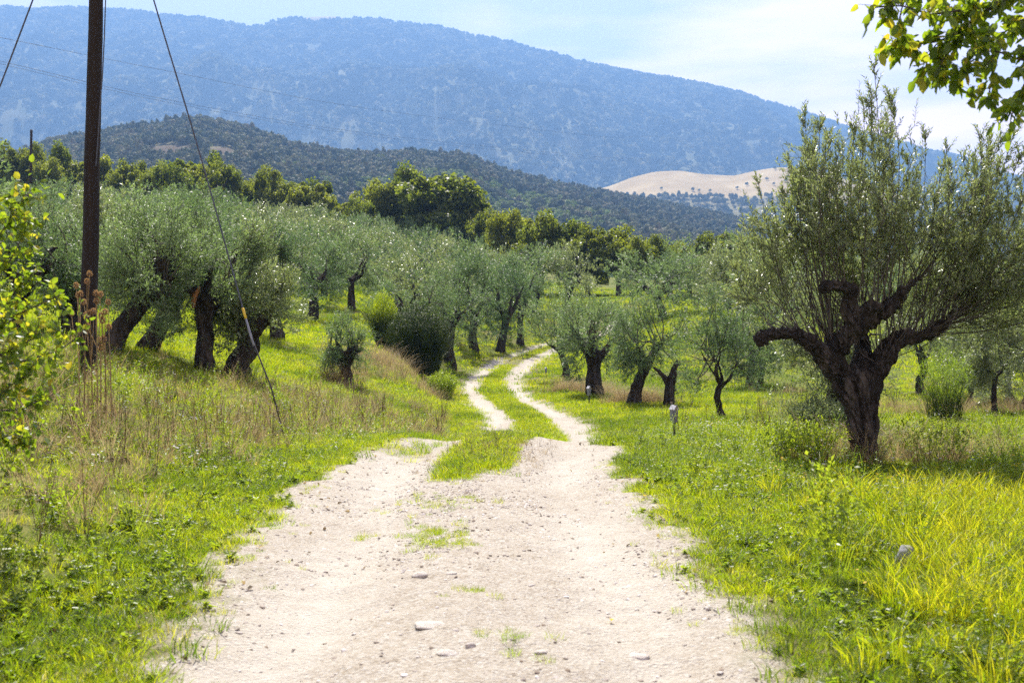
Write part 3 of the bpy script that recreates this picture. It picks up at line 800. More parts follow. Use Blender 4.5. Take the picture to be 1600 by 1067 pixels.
def union_limbs(name, lines, voxel, mat, amp, seed, twist=1.2, freq=9.0):
    """weld overlapping limbs into one skin and furrow it like bark"""
    me = tubes_mesh(name + "_raw", lines, 10, mat)
    o = bpy.data.objects.new("tmp", me); COL.objects.link(o)
    md = o.modifiers.new("r", 'REMESH'); md.mode = 'VOXEL'; md.voxel_size = voxel
    dg = bpy.context.evaluated_depsgraph_get(); dg.update()
    m2 = bpy.data.meshes.new_from_object(o.evaluated_get(dg))
    bpy.data.objects.remove(o); bpy.data.meshes.remove(me)
    n = len(m2.vertices)
    V = np.zeros(n * 3, np.float32); m2.vertices.foreach_get("co", V); V = V.reshape(-1, 3).astype(float)
    N = np.zeros(n * 3, np.float32); m2.vertex_normals.foreach_get("vector", N); N = N.reshape(-1, 3)
    th = twist * V[:, 2]; xr = V[:, 0] * np.cos(th) - V[:, 1] * np.sin(th); yr = V[:, 0] * np.sin(th) + V[:, 1] * np.cos(th)
    f = fbm(xr * freq, yr * freq, V[:, 2] * freq * .22, seed=seed, oct=3)
    rg = np.abs(2 * f - 1); fu = fbm(xr * freq * 1.7, yr * freq * 1.7, V[:, 2] * freq * .2, seed=seed + 31, oct=2); groove = (1 - np.abs(2 * fu - 1)) ** 5
    f2 = fbm(V[:, 0] * freq * 3, V[:, 1] * freq * 3, V[:, 2] * freq * 1.6, seed=seed + 9, oct=2)
    V = V + N * ((rg * 2.0 - .35) * amp + (f2 - .5) * amp * .8 - groove * amp * 1.3)[:, None]
    m2.vertices.foreach_set("co", V.astype(np.float32).ravel())
    m2.polygons.foreach_set("use_smooth", np.ones(len(m2.polygons), bool))
    m2.materials.clear(); m2.materials.append(mat); m2.name = name; m2.update()
    return m2

def twig_leaves(O, D, Ln, K, L, W, r, droop=0.0, spread=0.8):
    """K leaves along each twig (O origin, D direction, Ln length) -> leaf quads"""
    T = len(O)
    t = (np.arange(K) + r.uniform(0, 1, (T, K))) / K
    t = 0.06 + 0.94 * t
    P = O[:, None] + D[:, None] * (t * Ln[:, None])[..., None]
    P[..., 2] -= droop * (t * Ln[:, None]) ** 2
    pe = unit(np.cross(np.repeat(D[:, None], K, 1), r.normal(0, 1, (T, K, 3))))
    DD = unit(D[:, None] * .7 + pe * spread)
    NN = unit(D[:, None] * .7 - pe * .6 + r.normal(0, .35, (T, K, 3)))
    n = T * K
    return leaf_quads(P.reshape(-1, 3), DD.reshape(-1, 3), NN.reshape(-1, 3), L * r.uniform(.65, 1.2, n), W * r.uniform(.75, 1.2, n))

def crown_clumps(r, center, R, nclump, ntwig, K, L, W, up=0.6, zlow=-0.35, twig=0.38, hole=0.5, clump_r=0.30):
    center = np.asarray(center, float); R = np.asarray(R, float)
    dirs = rand_dirs(nclump, zlow, 1.0, r)
    low = dirs[:, 2] < 0                                # skirts of foliage hang round the trunk
    lat = np.linalg.norm(dirs[:, :2], axis=1); dirs[low, :2] *= (np.maximum(lat[low], .55 + .35 * r.uniform(0, 1, low.sum())) / np.maximum(lat[low], 1e-3))[:, None]
    C = center + dirs * R * r.uniform(hole, .90, nclump)[:, None]
    cr = clump_r * R.mean() * r.uniform(.65, 1.25, nclump)
    k = r.integers(0, nclump, ntwig)
    O = C[k] + rand_dirs(ntwig, -1, 1, r) * (cr[k] * r.uniform(0.15, 1.0, ntwig) ** .6)[:, None]
    D = unit(unit((O - center) / R) * .75 + np.array([0, 0, 1.0]) * np.where(O[:, 2:] < center[2], up * .35, up) + r.normal(0, .42, (ntwig, 3)))
    Ln = twig * r.uniform(.55, 1.35, ntwig)
    O = O - D * (Ln * .4)[:, None]
    V, F = twig_leaves(O, D, Ln, K, L, W, r, 0.15)
    tw = [(np.stack([O[i], O[i] + D[i] * Ln[i]]), np.array([.004, .002])) for i in r.choice(ntwig, ntwig // 4, replace=False)]
    return V, F, C, tw

def make_olive(seed, h, cw, lean=(0, 0), r0=0.2, fork=0.36, nlimb=4, nclump=28, ntwig=900, K=13, L=0.075, W=0.019, leaf=None, up=0.6, voxel=0.04, twig=0.38,
               stubs=(), hole=0.42, zlow=-0.92, limbs=None, depth=0.95, clump_r=0.30, drop=0.30):
    fork = fork * .88
    """trunk mesh + crown mesh + twig mesh of one olive, base at the origin"""
    r = np.random.default_rng(seed)
    leaf = leaf or M_olive_g
    fz = h * fork; lx, ly = lean
    fp = np.array([lx * fz, ly * fz, fz])
    rt = r0 * .8
    wob = r.normal(0, .05, (2, 2))
    trunk = [(0, 0, -.35, r0 * 1.35), (0.02, 0, 0.0, r0 * 1.25), (fp[0] * .3 + wob[0, 0], fp[1] * .3 + wob[0, 1], fz * .35, r0 * .98),
             (fp[0] * .7 + wob[1, 0], fp[1] * .7 + wob[1, 1], fz * .72, r0 * .88), (fp[0], fp[1], fz, r0 * .98)]
    lines = [smooth_path(trunk)]
    zb = fz * drop; r0 = r0 * .72
    cc = np.array([fp[0] * 1.2, fp[1] * 1.2, zb + (h - zb) * .45]); R = np.array([cw * .54, cw * .54 * depth, (h - zb) * .50])
    tips = []
    a0 = r.uniform(0, 6.28)
    for k in range(nlimb):
        a = a0 + k * 6.283 / nlimb + r.normal(0, .35)
        e = cc + np.array([math.cos(a) * R[0] * .5, math.sin(a) * R[1] * .5, r.uniform(-.15, .35) * R[2]])
        m1 = fp + (e - fp) * np.array([.45, .45, .3]) + r.normal(0, .06, 3); m2 = fp + (e - fp) * .72 + r.normal(0, .06, 3)
        rr = rt * r.uniform(.5, .72)
        lines.append(smooth_path([(*(fp - [0, 0, r0 * .5]), rt * .85), (*m1, rr), (*m2, rr * .6), (*e, rr * .28)]))
        tips.append(e)
    for s in stubs:
        lines.append(smooth_path(s))
    tm = union_limbs("trunk", lines, voxel, M_bark, voxel * .55, seed)
    V, F, C, tw = crown_clumps(r, cc, R, nclump, ntwig, K, L, W, up, zlow, twig, hole, clump_r)
    cm = mesh_np("crown", V, F, [leaf])
    br = list(tw)
    for c in C:                                       # small branches feeding the clumps
        t0 = tips[int(np.argmin([np.linalg.norm(c - t) for t in tips]))]
        s = fp + (t0 - fp) * r.uniform(.55, 1.0)
        mid = (s + c) / 2 + r.normal(0, .08, 3)
        P, Q = smooth_path([(*s, .022), (*mid, .015), (*c, .006)], 3); br.append((P, Q))
    bm_ = thin_tubes("branches", [b for b in br if len(b[0]) == 2], M_twig) if False else thin_tubes("branches", br, M_twig)
    return tm, cm, bm_

def put_tree(name, meshes, loc, rz, scale, label, cat, group=None):
    t_ = empty(name, loc, rz, scale)
    tag(t_, label, cat, group)
    for nm, me in zip(("trunk", "crown", "branches"), meshes):
        if me is not None:
            c = add_obj(nm, me, t_)
            if nm == 'branches': c['kind'] = 'stuff'
    return t_

EXPL = []          # (X, d) of explicitly placed trees, to keep the filled rows off them

# ------------------------------------------------------------------ the big old olive by the track
def hero_olive():
    r = np.random.default_rng(11)
    d0 = 13.0; s = FPX / d0
    base = ground_pt(1348, d0)
    zc = base[2]
    def q(xp, yp, rr, y=0.0):
        w = px(xp, yp, d0); return (w[0] - base[0], y, w[2] - zc, rr)
    L = []
    L.append([(0.02, 0, -.35, .21), q(1350, 735, .20), q(1350, 705, .165), q(1347, 670, .16), q(1342, 635, .165), q(1336, 605, .19), q(1330, 582, .18)])
    L.append([(0.12, .06, -.3, .17), q(1364, 720, .10, .05), q(1364, 670, .095, .08), q(1366, 620, .12, .10), q(1374, 585, .13, .12)])         # right strand of the trunk
    L.append([(-0.13, -.1, -.3, .14), q(1335, 720, .085, -.1), q(1334, 680, .08, -.1), q(1326, 630, .10, -.1), q(1308, 595, .12, -.08)])     # left strand
    L.append([q(1330, 610, .15), q(1306, 578, .155, -.08), q(1284, 556, .118, -.14), q(1258, 534, .10, -.2), q(1228, 520, .085, -.24), q(1200, 521, .082, -.26), q(1180, 527, .10, -.27), q(1172, 532, .075, -.27)])
    L.append([q(1325, 600, .15), q(1300, 568, .15, -.04), q(1306, 538, .135, -.14), q(1330, 512, .125, -.18), q(1362, 492, .115, -.18), q(1388, 474, .095, -.15), q(1402, 462, .07, -.10), q(1428, 448, .042, .2), q(1450, 434, .03, .25)])
    L.append([q(1388, 474, .08, -.15), q(1400, 458, .07, -.2), q(1402, 448, .062, -.22)])
    L.append([q(1330, 514, .12, -.18), q(1322, 492, .11, -.2), q(1318, 470, .10, -.22), q(1320, 456, .095, -.25), q(1302, 448, .082, -.3), q(1284, 445, .075, -.33), q(1272, 449, .08, -.35)])
    L.append([q(1340, 503, .11, -.18), q(1350, 484, .12, -.24), q(1358, 474, .10, -.27)])
    L.append([q(1352, 610, .15, .06), q(1378, 578, .13, .12), q(1394, 552, .13, .18), q(1410, 535, .12, .24), q(1432, 527, .11, .3), q(1448, 529, .085, .34), q(1468, 523, .085, .38), q(1490, 514, .095, .42), q(1504, 502, .072, .45)])
    L.append([q(1345, 600, .18, .1), q(1362, 560, .12, .35), q(1372, 525, .09, .6), q(1380, 490, .06, .8)])           # limb going back
    for k in range(6):                                                                                                # root flares
        a = k * 1.05 + .3
        L.append([(math.cos(a) * .06, math.sin(a) * .06, .22, .07), (math.cos(a) * .17, math.sin(a) * .17, .02, .065), (math.cos(a) * .28, math.sin(a) * .28, -.12, .04)])
    lines = [smooth_path(l, 5) for l in L]
    tm = union_limbs("trunk", lines, 0.014, M_bark, 0.034, 5, 1.6, 11)
    limb_pts = np.vstack([lines[i][0][6:] for i in (3, 4, 6, 7, 8, 9)])
    lp_px = 800 + 0 * limb_pts[:, 0]
    # long upright shoots: ends spread through the crown seen in the photograph
    topx = [1140, 1160, 1190, 1225, 1245, 1270, 1300, 1340, 1365, 1385, 1410, 1440, 1480, 1505, 1530, 1580, 1600, 1640, 1680, 1720]
    topy = [420, 340, 282, 345, 262, 168, 205, 165, 100, 155, 140, 215, 250, 225, 215, 180, 240, 270, 330, 430]
    tw_lines, O, D, Ln = [], [], [], []
    ends = [(x_, y_, r.normal(0, .3)) for x_, y_ in ((1366, 103), (1272, 170), (1410, 145), (1386, 160), (1345, 165), (1582, 185), (1190, 284), (1530, 215), (1300, 212), (1252, 270), (1505, 226), (1445, 215), (1560, 220), (1600, 245), (1330, 205))]
    for k in range(230):
        x_ = r.uniform(1235, 1690) if r.uniform() < .88 else r.uniform(1145, 1240)
        tp = np.interp(x_, topx, topy)
        y_ = tp + 25 + (r.uniform() ** 1.15) * max(60, (500 - tp) * .85)
        edge = math.sqrt(max(.15, 1 - ((x_ - 1430) / 300) ** 2))
        ends.append((x_, y_, r.uniform(-.45, 1.25) * 1.1 * edge))
    for (x_, y_, yy) in ends:
        e = np.array(q(x_, y_, 0, 0)[:3]); e[1] = yy; e[0] *= 1.0
        cost = np.hypot((limb_pts[:, 0] - (e[0] * .72)) * 1.0, (limb_pts[:, 1] - e[1] * .6)) + r.uniform(0, .35, len(limb_pts))
        cost = cost + np.where(limb_pts[:, 2] > e[2] - .25, 3, 0)
        b = limb_pts[int(np.argmin(cost))]
        ln = np.linalg.norm(e - b)
        m1 = b + (e - b) * np.array([.42, .42, .33]) + r.normal(0, .09, 3); m2 = b + (e - b) * np.array([.78, .78, .68]) + r.normal(0, .09, 3)
        P, Rr = smooth_path([(*b, .004 + .0028 * ln), (*m1, .003 + .002 * ln), (*m2, .0035), (*e, .0015)], 5)
        tw_lines.append((P, Rr))
        nt = int(13 * ln) + 4
        tt = r.uniform(.10, 1.0, nt); tt[:3] = .985
        ii = tt * (len(P) - 1); i0 = np.minimum(ii.astype(int), len(P) - 2); fr = (ii - i0)[:, None]
        pp = P[i0] * (1 - fr) + P[i0 + 1] * fr; ax = unit(P[i0 + 1] - P[i0])
        pe = unit(np.cross(ax, r.normal(0, 1, (nt, 3))))
        side = 1.0 * (1 - .6 * (tt > .8)); 
        dr = unit(ax * .75 + pe * side[:, None] + np.array([0, 0, .25]))
        O.append(pp); D.append(dr); Ln.append(r.uniform(.10, .34, nt) * (1.05 - .55 * tt) + .05)
    for k in range(1250):                                # leafy sprays filling the crown between the shoots
        x_ = r.uniform(1165, 1690); tp = np.interp(x_, topx, topy)
        y_ = tp + 45 + r.uniform() ** .8 * (470 - tp - 45)
        if x_ < 1240 and r.uniform() < .35: continue
        e = np.array(q(x_, y_, 0)[:3]); e[1] = r.uniform(-.35, 1.3) * math.sqrt(max(.2, 1 - ((x_ - 1430) / 300) ** 2))
        O.append(e[None]); D.append(unit(np.array([[r.normal((x_ - 1400) / 500, .35), r.normal(0, .35), r.normal(.9, .2)]]))); Ln.append(np.array([r.uniform(.15, .42)]))
    # lower leafy sprays on the right and under the limbs
    for k in range(420):
        x_, y_ = r.uniform(1430, 1690), r.uniform(430, 540)
        if k % 5 == 0: x_, y_ = r.uniform(1160, 1300), r.uniform(400, 520)
        e = np.array(q(x_, y_, 0)[:3]); e[1] = r.uniform(.2, 1.2)
        O.append(e[None]); D.append(unit(np.array([[r.normal(.3, .5), r.normal(0, .5), r.normal(.1, .5)]]))); Ln.append(np.array([r.uniform(.2, .5)]))
    O, D, Ln = np.vstack(O), np.vstack(D), np.concatenate(Ln)
    # the big limbs are bare: no sprays in front of them
    near = np.array([np.min(np.hypot(limb_pts[:, 0] - o[0], limb_pts[:, 2] - o[2])) for o in O])
    ok = ~((near < .30) & (O[:, 1] < .45)) & ~((near < .14) & (O[:, 1] < .8))
    O, D, Ln = O[ok], D[ok], Ln[ok]
    for i in range(0, len(O), 1):
        tw_lines.append((np.stack([O[i], O[i] + D[i] * Ln[i]]), np.array([.0028, .0012])))
    V, F = twig_leaves(O, D, Ln, 17, .060, .0145, r, 0.1, .66)
    cm = mesh_np("crown", V, F, [M_olive])
    sm = thin_tubes("shoots", tw_lines, M_twig)
    t_ = empty("olive_tree", base)
    tag(t_, "big gnarled old olive with thick cut-back limbs and tall upright shoots", "olive tree")
    add_obj("trunk", tm, t_); add_obj("crown", cm, t_); add_obj("shoots", sm, t_)["kind"] = "stuff"
    EXPL.append((base[0], base[1]))
hero_olive()

# ------------------------------------------------------------------ the olives one can tell apart
def olive_at(seed, xp, d, ytop, wpx, label, rz=0.0, **kw):
    b = ground_pt(xp, d)
    h = px(xp, ytop, d)[2] - b[2]
    EXPL.append((b[0], b[1]))
    far = d > 40
    kw.setdefault("L", .075 if d < 34 else (.095 if d < 48 else .12)); kw.setdefault("W", .019 if d < 34 else (.026 if d < 48 else .034))
    kw.setdefault("ntwig", 1350 if d < 34 else (1000 if not far else 760))
    kw.setdefault("voxel", .03 if d < 30 else .045)
    ms = make_olive(seed, h, wpx * d / FPX, **kw)
    return put_tree("olive_tree", ms, b, rz, 1.0, label, "olive tree", "olive trees of the grove")

olive_at(31, 168, 19.5, 290, 190, "olive with a thick blackish trunk slanting right, just right of the utility pole", lean=(.62, .1), r0=.19, fork=.38, drop=.28, ntwig=1300,
         stubs=[[(.8, .1, 1.3, .17), (.95, .05, 1.65, .16), (1.02, .02, 1.85, .14)]])
olive_at(32, 226, 22, 262, 215, "olive with a slanting dark trunk, second to the right of the utility pole", lean=(.55, .1), r0=.19, fork=.30, drop=.28, ntwig=1500)
olive_at(33, 317, 21, 285, 190, "olive with an upright hollow trunk showing orange broken wood", lean=(.02, 0), r0=.175, fork=.31, drop=.28, ntwig=1500)
hw = EXPL[-1]
olive_at(34, 368, 21.5, 345, 150, "bushy olive on a thick leaning trunk right behind the guy wire", lean=(.28, .05), r0=.23, fork=.27, drop=.28, up=1.1, leaf=M_olive, zlow=-.75, ntwig=1500,
         stubs=[[(.25, 0, .95, .2), (.5, -.05, 1.0, .15), (.62, -.06, 1.05, .12)]])
olive_at(35, 112, 23, 300, 250, "olive behind the utility pole with a low branch running level to the left", lean=(-.15, .1), r0=.2, fork=.4, ntwig=1400,
         stubs=[[(-.1, 0, 1.2, .14), (-.5, 0, 1.42, .11), (-.95, .05, 1.55, .08), (-1.4, .1, 1.6, .05)]])
olive_at(36, 20, 22, 280, 230, "olive at the left edge behind the leafy bush", lean=(.2, .1), r0=.2, ntwig=1200)
olive_at(37, 541, 26, 472, 88, "small cut-back olive with stubby arms alone in the left meadow", lean=(-.06, 0), r0=.13, fork=.38, ntwig=640, L=.06, W=.016,
         stubs=[[(0, 0, .35, .10), (-.18, 0, .62, .08), (-.34, 0, .78, .065), (-.46, 0, .82, .055)], [(0, 0, .4, .1), (.14, 0, .7, .08), (.3, 0, .8, .07), (.36, 0, .8, .06)]])
olive_at(38, 487, 45, 350, 95, "olive with a dark forked trunk behind the left meadow", lean=(.05, 0), r0=.22, fork=.36)
olive_at(39, 549, 51, 345, 110, "olive with a thin trunk and level side branch behind the small cut-back olive", lean=(0, 0), r0=.18, fork=.38)
olive_at(40, 702, 47, 395, 105, "olive with a reddish trunk just right of the dark broom bush", lean=(.05, 0), r0=.24, fork=.42)
olive_at(41, 740, 54, 372, 95, "olive with a straight dark trunk on the bank above the track bend", lean=(.0, 0), r0=.22, fork=.36)
olive_at(42, 781, 57, 378, 95, "olive with a trunk leaning right on the bank, second above the track bend", lean=(.18, 0), r0=.23, fork=.36)
olive_at(43, 812, 62, 372, 95, "olive on the bank above the bend, third and nearest to where the track vanishes", lean=(.05, 0), r0=.2, fork=.36)
olive_at(44, 884, 43, 442, 125, "olive overhanging the track where it vanishes, with a thin leaning trunk", lean=(-.2, 0), r0=.15, fork=.34, zlow=-.7)
olive_at(45, 929, 35, 436, 140, "olive with a thick stooped dark trunk behind the middle marker post", lean=(-.02, 0), r0=.26, fork=.36, leaf=M_olive_g,
         stubs=[[(0, 0, 1.0, .25), (-.12, 0, 1.45, .22), (-.35, -.05, 1.5, .12)]])
olive_at(46, 990, 30, 432, 150, "round-crowned olive with a curved trunk leaning right, left of the forked stump", lean=(.32, 0), r0=.18, fork=.36, ntwig=1300)
olive_at(47, 1127, 24, 446, 125, "slender young olive with a straight dark trunk, left of the big old olive", lean=(.02, 0), r0=.085, fork=.30, ntwig=1000, L=.062, W=.016, zlow=-.6)
olive_at(48, 1172, 38, 455, 110, "olive with twin dark stems behind the slender young olive", lean=(.15, 0), r0=.14, fork=.4,
         stubs=[[(.3, 0, -.1, .12), (.42, 0, .5, .1), (.35, 0, 1.0, .1)]])
olive_at(49, 1306, 18, 400, 190, "olive with a thick dark trunk standing right behind the big old olive", lean=(.05, .1), r0=.19, fork=.42, leaf=M_olive)
olive_at(50, 1518, 30, 470, 130, "low many-stemmed olive at the far right beyond the meadow", lean=(-.1, 0), r0=.10, fork=.2, nlimb=6, leaf=M_olive)
olive_at(51, 1557, 26, 465, 110, "thin-trunked olive at the far right with spreading limbs", lean=(.0, 0), r0=.075, fork=.38, leaf=M_olive)
olive_at(52, 1582, 31, 480, 90, "small olive with a bent trunk close to the right edge", lean=(-.15, 0), r0=.11, fork=.36, leaf=M_olive)
olive_at(53, 1606, 28, 470, 120, "olive cut by the right edge of the picture", lean=(.1, 0), r0=.12, fork=.34, leaf=M_olive)
olive_at(54, 1048, 78, 385, 80, "left of two thin-trunked olives at the top of the grassy aisle", lean=(.0, 0), r0=.19, fork=.36)
olive_at(55, 1076, 80, 392, 70, "right of two thin-trunked olives at the top of the grassy aisle", lean=(.03, 0), r0=.17, fork=.36)
olive_at(56, 1440, 34, 440, 150, "olive seen below the right limb of the big old olive", lean=(.05, 0), r0=.14, fork=.34, leaf=M_olive)
olive_at(57, 268, 31, 262, 190, "olive behind the hollow-trunked olive", lean=(.1, 0), r0=.2, fork=.36)
olive_at(58, 432, 33, 318, 150, "olive behind the guy wire, above the bushy leaning olive", lean=(.0, 0), r0=.2, fork=.36)
olive_at(59, 640, 44, 405, 130, "olive rising right behind the dark broom bush", lean=(.0, 0), r0=.2, fork=.36)

# broken heartwood of the hollow trunk (a part of that tree)
hollow = [o for o in COL.objects if o.get("label", "").startswith("olive with an upright hollow")][0]
hb = tubes_mesh("heartwood", [smooth_path([(-.13, -.16, 1.12, .03), (-.10, -.20, 1.30, .055), (-.04, -.19, 1.42, .04), (.0, -.17, 1.5, .015)])], 7, M_rotwood)
add_obj("heartwood", hb, hollow)

# forked bare stump with a few leaves
def stump():
    b = ground_pt(1046, 29); EXPL.append((b[0], b[1]))
    f = 29 / FPX
    L = [[(0.0, 0, -.3, .2), (.0, 0, 0, .17), (.02, 0, .4, .14), (.04, 0, .62, .13)], [(.04, 0, .58, .13), (.10, 0, .80, .11), (.14, 0, 1.0, .085), (.24, 0, 1.15, .075)],
         [(.02, 0, .55, .11), (-.12, 0, .75, .075), (-.25, 0, .88, .06), (-.40, 0, 1.0, .03)]]
    tm = union_limbs("trunk", [smooth_path(l) for l in L], .02, M_bark, .014, 8)
    r = np.random.default_rng(81)
    O = np.concatenate([r.normal(0, 1, (70, 3)) * [.2, .16, .13] + [-.42, 0, 1.02], r.normal(0, 1, (40, 3)) * [.08, .08, .14] + [.2, 0, .38]])
    D = unit(r.normal(0, .6, (110, 3)) + [0, 0, .7])
    V, F = twig_leaves(O, D, r.uniform(.12, .3, 110), 10, .06, .016, r)
    t_ = put_tree("olive_stump", (tm, mesh_np("sprouts", V, F, [M_olive_g]), None), b, 0, 1.0, "bare forked olive stump with a tuft of leaves behind the nearest marker post", "stump")
    for c in t_.children:
        if c.name.startswith("crown"): c.name = "sprouts"
stump()

# ------------------------------------------------------------------ the rest of the grove
FAR = [make_olive(300 + k, 4.1 + .25 * (k % 3), 4.5 + .4 * (k % 2), lean=(rng.normal(0, .12), rng.normal(0, .1)), r0=.2, fork=.34, nclump=15, ntwig=560, K=12, L=.16, W=.05, hole=.6, clump_r=.38,
                  voxel=.05, twig=.5, leaf=M_olive_g if k % 3 else M_olive) for k in range(7)]
ORD = ["first", "second", "third", "fourth", "fifth", "sixth", "seventh", "eighth", "ninth", "tenth", "eleventh", "twelfth", "thirteenth", "fourteenth", "fifteenth",
       "sixteenth", "seventeenth", "eighteenth", "nineteenth", "twentieth"]
ORD += ["twenty-" + o for o in ORD[:9]] + ["thirtieth"] + ["thirty-" + o for o in ORD[:9]]
def zone_of(xp, d):
    row = "front" if d < 62 else ("middle" if d < 88 else "back")
    if xp < 160: side = "left of the utility pole"
    elif xp < 400: side = "between pole and guy wire"
    elif xp < 640: side = "above the left meadow"
    elif xp < 880: side = "above the track bend"
    elif xp < 1060: side = "left of the grassy aisle"
    else: side = "right of the grassy aisle"
    return "%s grove rows %s" % (row, side)
FILL = []
nfill = 0
for rd in np.arange(31, 122, 5.2):
    for cxp in np.arange(-0.50 * rd - 6, 0.50 * rd + 6, 5.2):
        X = cxp + rng.normal(0, .7); d = rd + rng.normal(0, .7)
        xp = 800 + X / d * FPX
        if xp < -140 or xp > 1760: continue
        if abs(float(road_u(X, d))) < 3.2 and d < 90: continue
        if xp < 640 and d < 34 and xp > 300: continue
        if 330 < xp < 700 and d < 44: continue
        if 700 <= xp < 1040 and d < 62: continue
        if 1040 <= xp <= 1105 + (80 - d) * .3 and d < 84: continue
        if xp > 1105 and d < 42: continue
        if xp > 1105 and rng.uniform() < .3: continue
        if xp < 130 and 36 < d < 52: continue
        if min(math.hypot(X - e[0], d - e[1]) for e in EXPL) < 3.4: continue
        if d > 88 and 780 < xp < 1170: continue
        if d > 112 - 8 * rng.uniform() and xp > 880: continue
        EXPL.append((X, d))
        FILL.append((zone_of(xp, d), xp, X, d))
FILL.sort()
cnt = {}
for z_, xp, X, d in FILL:
    cnt[z_] = cnt.get(z_, -1) + 1
    sc_ = rng.uniform(.8, 1.15)
    put_tree("olive_tree", FAR[rng.integers(0, len(FAR))], (X, d, gz(X, d)), rng.uniform(0, 6.28), (sc_ * rng.uniform(.88, 1.18), sc_ * rng.uniform(.88, 1.18), sc_ * rng.uniform(.88, 1.12)),
             "grey-green olive in the %s, %s from the left" % (z_, ORD[cnt[z_]]), "olive tree", "olives of the " + z_)

# ------------------------------------------------------------------ oaks behind the grove
def make_oak(seed, h, w, n=5200, size=.27):
    r = np.random.default_rng(seed)
    tr = [smooth_path([(0, 0, -.4, .3), (0.05, 0, h * .15, .24), (0, .05, h * .35, .18), (.05, 0, h * .6, .1)])]
    R = np.array([w * .5, w * .5, h * .46]); cc = np.array([0, 0, h * .54])
    nc = 44
    dirs = rand_dirs(nc, -.8, 1.0, r); lob = .72 + .5 * vnoise(dirs[:, 0] * 1.6 + seed, dirs[:, 1] * 1.6, dirs[:, 2] * 1.6, seed=seed)
    C = cc + dirs * R * (r.uniform(.35, .92, nc) * lob)[:, None]
    for k in range(9):
        e = C[k]; s = np.array([0, 0, h * r.uniform(.18, .45)])
        tr.append(smooth_path([(*s, .12), (*((s + e) / 2 + r.normal(0, .15, 3)), .075), (*e, .03)]))
    tm = tubes_mesh("trunk", tr, 7, M_bark_dk)
    cr = .24 * R.mean() * r.uniform(.45, 1.5, nc)
    k = r.integers(0, nc, n); dr = rand_dirs(n, -.9, 1, r)
    P = C[k] + dr * (cr[k] * r.uniform(.55, 1.06, n))[:, None]
    N = unit(dr + r.normal(0, .55, (n, 3))); D = unit(np.cross(N, r.normal(0, 1, (n, 3))) - np.array([0, 0, .25]))
    s = size * r.uniform(.6, 1.25, n)
    V, F = leaf_broad(P - D * (s * .5)[:, None], D, N, s, s * .72)
    return tm, mesh_np("crown", V, F, [M_oak]), None
OAKS = [make_oak(400 + k, 1.0 * hh, ww, 9500, .25) for k, (hh, ww) in enumerate([(7, 5.0), (8, 6.5), (7, 6.0), (6.5, 4.2)])]
oak_list = [(8, 224, 62, 140, 'leftmost yellow-green oak on the skyline of the grove'), (58, 222, 60, 139, 'oak directly behind the small distant pole'),
  (98, 220, 56, 138, 'oak on the grove skyline left of the utility pole'), (132, 250, 50, 136, 'oak hidden mostly behind the utility pole'), (176, 240, 56, 136, 'oak on the skyline just right of the utility pole'),
  (216, 248, 52, 134, 'second skyline oak right of the utility pole'), (254, 243, 54, 133, 'third skyline oak right of the utility pole, below the brown field'),
  (292, 246, 54, 132, 'skyline oak just left of the guy wire'), (330, 240, 60, 131, 'tallest skyline oak at the guy wire'), (362, 256, 50, 130, 'dark skyline oak just right of the guy wire'),
  (417, 262, 62, 128, 'rounded bright yellow-green oak left of a darker pair'), (457, 270, 48, 128, 'darker oak beside the rounded bright oak'), (497, 280, 58, 126, 'oak left of the big dark oak mass'),
  (592, 268, 84, 124, 'left oak of the big dark mass above the grove'), (640, 262, 86, 122, 'middle oak of the big dark mass above the grove'), (690, 262, 104, 121, 'largest oak of the big dark mass above the grove'),
  (737, 300, 66, 119, 'lower yellow-green oak at the right foot of the big dark mass'), (788, 314, 58, 108, 'small oak stepping down right of the big dark mass'), (846, 328, 70, 102, 'bushy oak above where the track vanishes'),
  (888, 342, 64, 99, 'pale oak right of the bushy oak above the vanishing track'), (966, 354, 84, 95, 'dense oak in the middle behind the olives right of the track'), (1026, 362, 62, 97, 'small yellowish oak right of the dense middle oak'),
  (1102, 354, 60, 93, 'upright oak closing the top of the grassy aisle'), (1150, 358, 80, 95, 'dark oak right of the grassy aisle, behind the big olive'), (1215, 372, 70, 104, 'oak half hidden behind the big olive'),
  (1310, 380, 80, 108, 'oak hidden behind the trunk and shoots of the big olive'), (1480, 392, 90, 112, 'oak glimpsed through the right half of the big olive'), (545, 318, 50, 122, 'bright yellow-green shrub-like oak left of the big dark mass')]
low_oaks = [(30, 240, 58, 137), (80, 240, 54, 136), (114, 246, 50, 136), (154, 256, 52, 134), (196, 254, 54, 133), (236, 256, 54, 132), (274, 256, 54, 131), (312, 256, 54, 130), (346, 258, 54, 129),
            (388, 272, 52, 127), (437, 276, 54, 126), (478, 284, 54, 125), (522, 300, 56, 123), (565, 300, 58, 121), (762, 318, 56, 114), (815, 332, 56, 106), (918, 352, 60, 100), (996, 366, 56, 97), (1062, 370, 52, 96)]
oak_list += [(a, b, c, e, "lower gap-filling oak of the tree band behind the grove, %s from the left" % ORD[k]) for k, (a, b, c, e) in enumerate(low_oaks)]
for k, (xp, yt, wp, d, lab) in enumerate(oak_list):
    d = d + rng.uniform(-5, 5); b = ground_pt(xp, d); h = max((px(xp, yt, d)[2] - b[2]) * rng.uniform(.92, 1.06), 3.5)
    w = wp * d / FPX * rng.uniform(1.05, 1.4)
    pr_ = k % 4; hh, ww = [(7, 5.0), (8, 6.5), (7, 6.0), (6.5, 4.2)][pr_]
    put_tree("oak_tree", OAKS[pr_], b, rng.uniform(0, 6.28), (w / ww, w / ww, h / hh), lab, "oak tree", "oaks behind the grove")

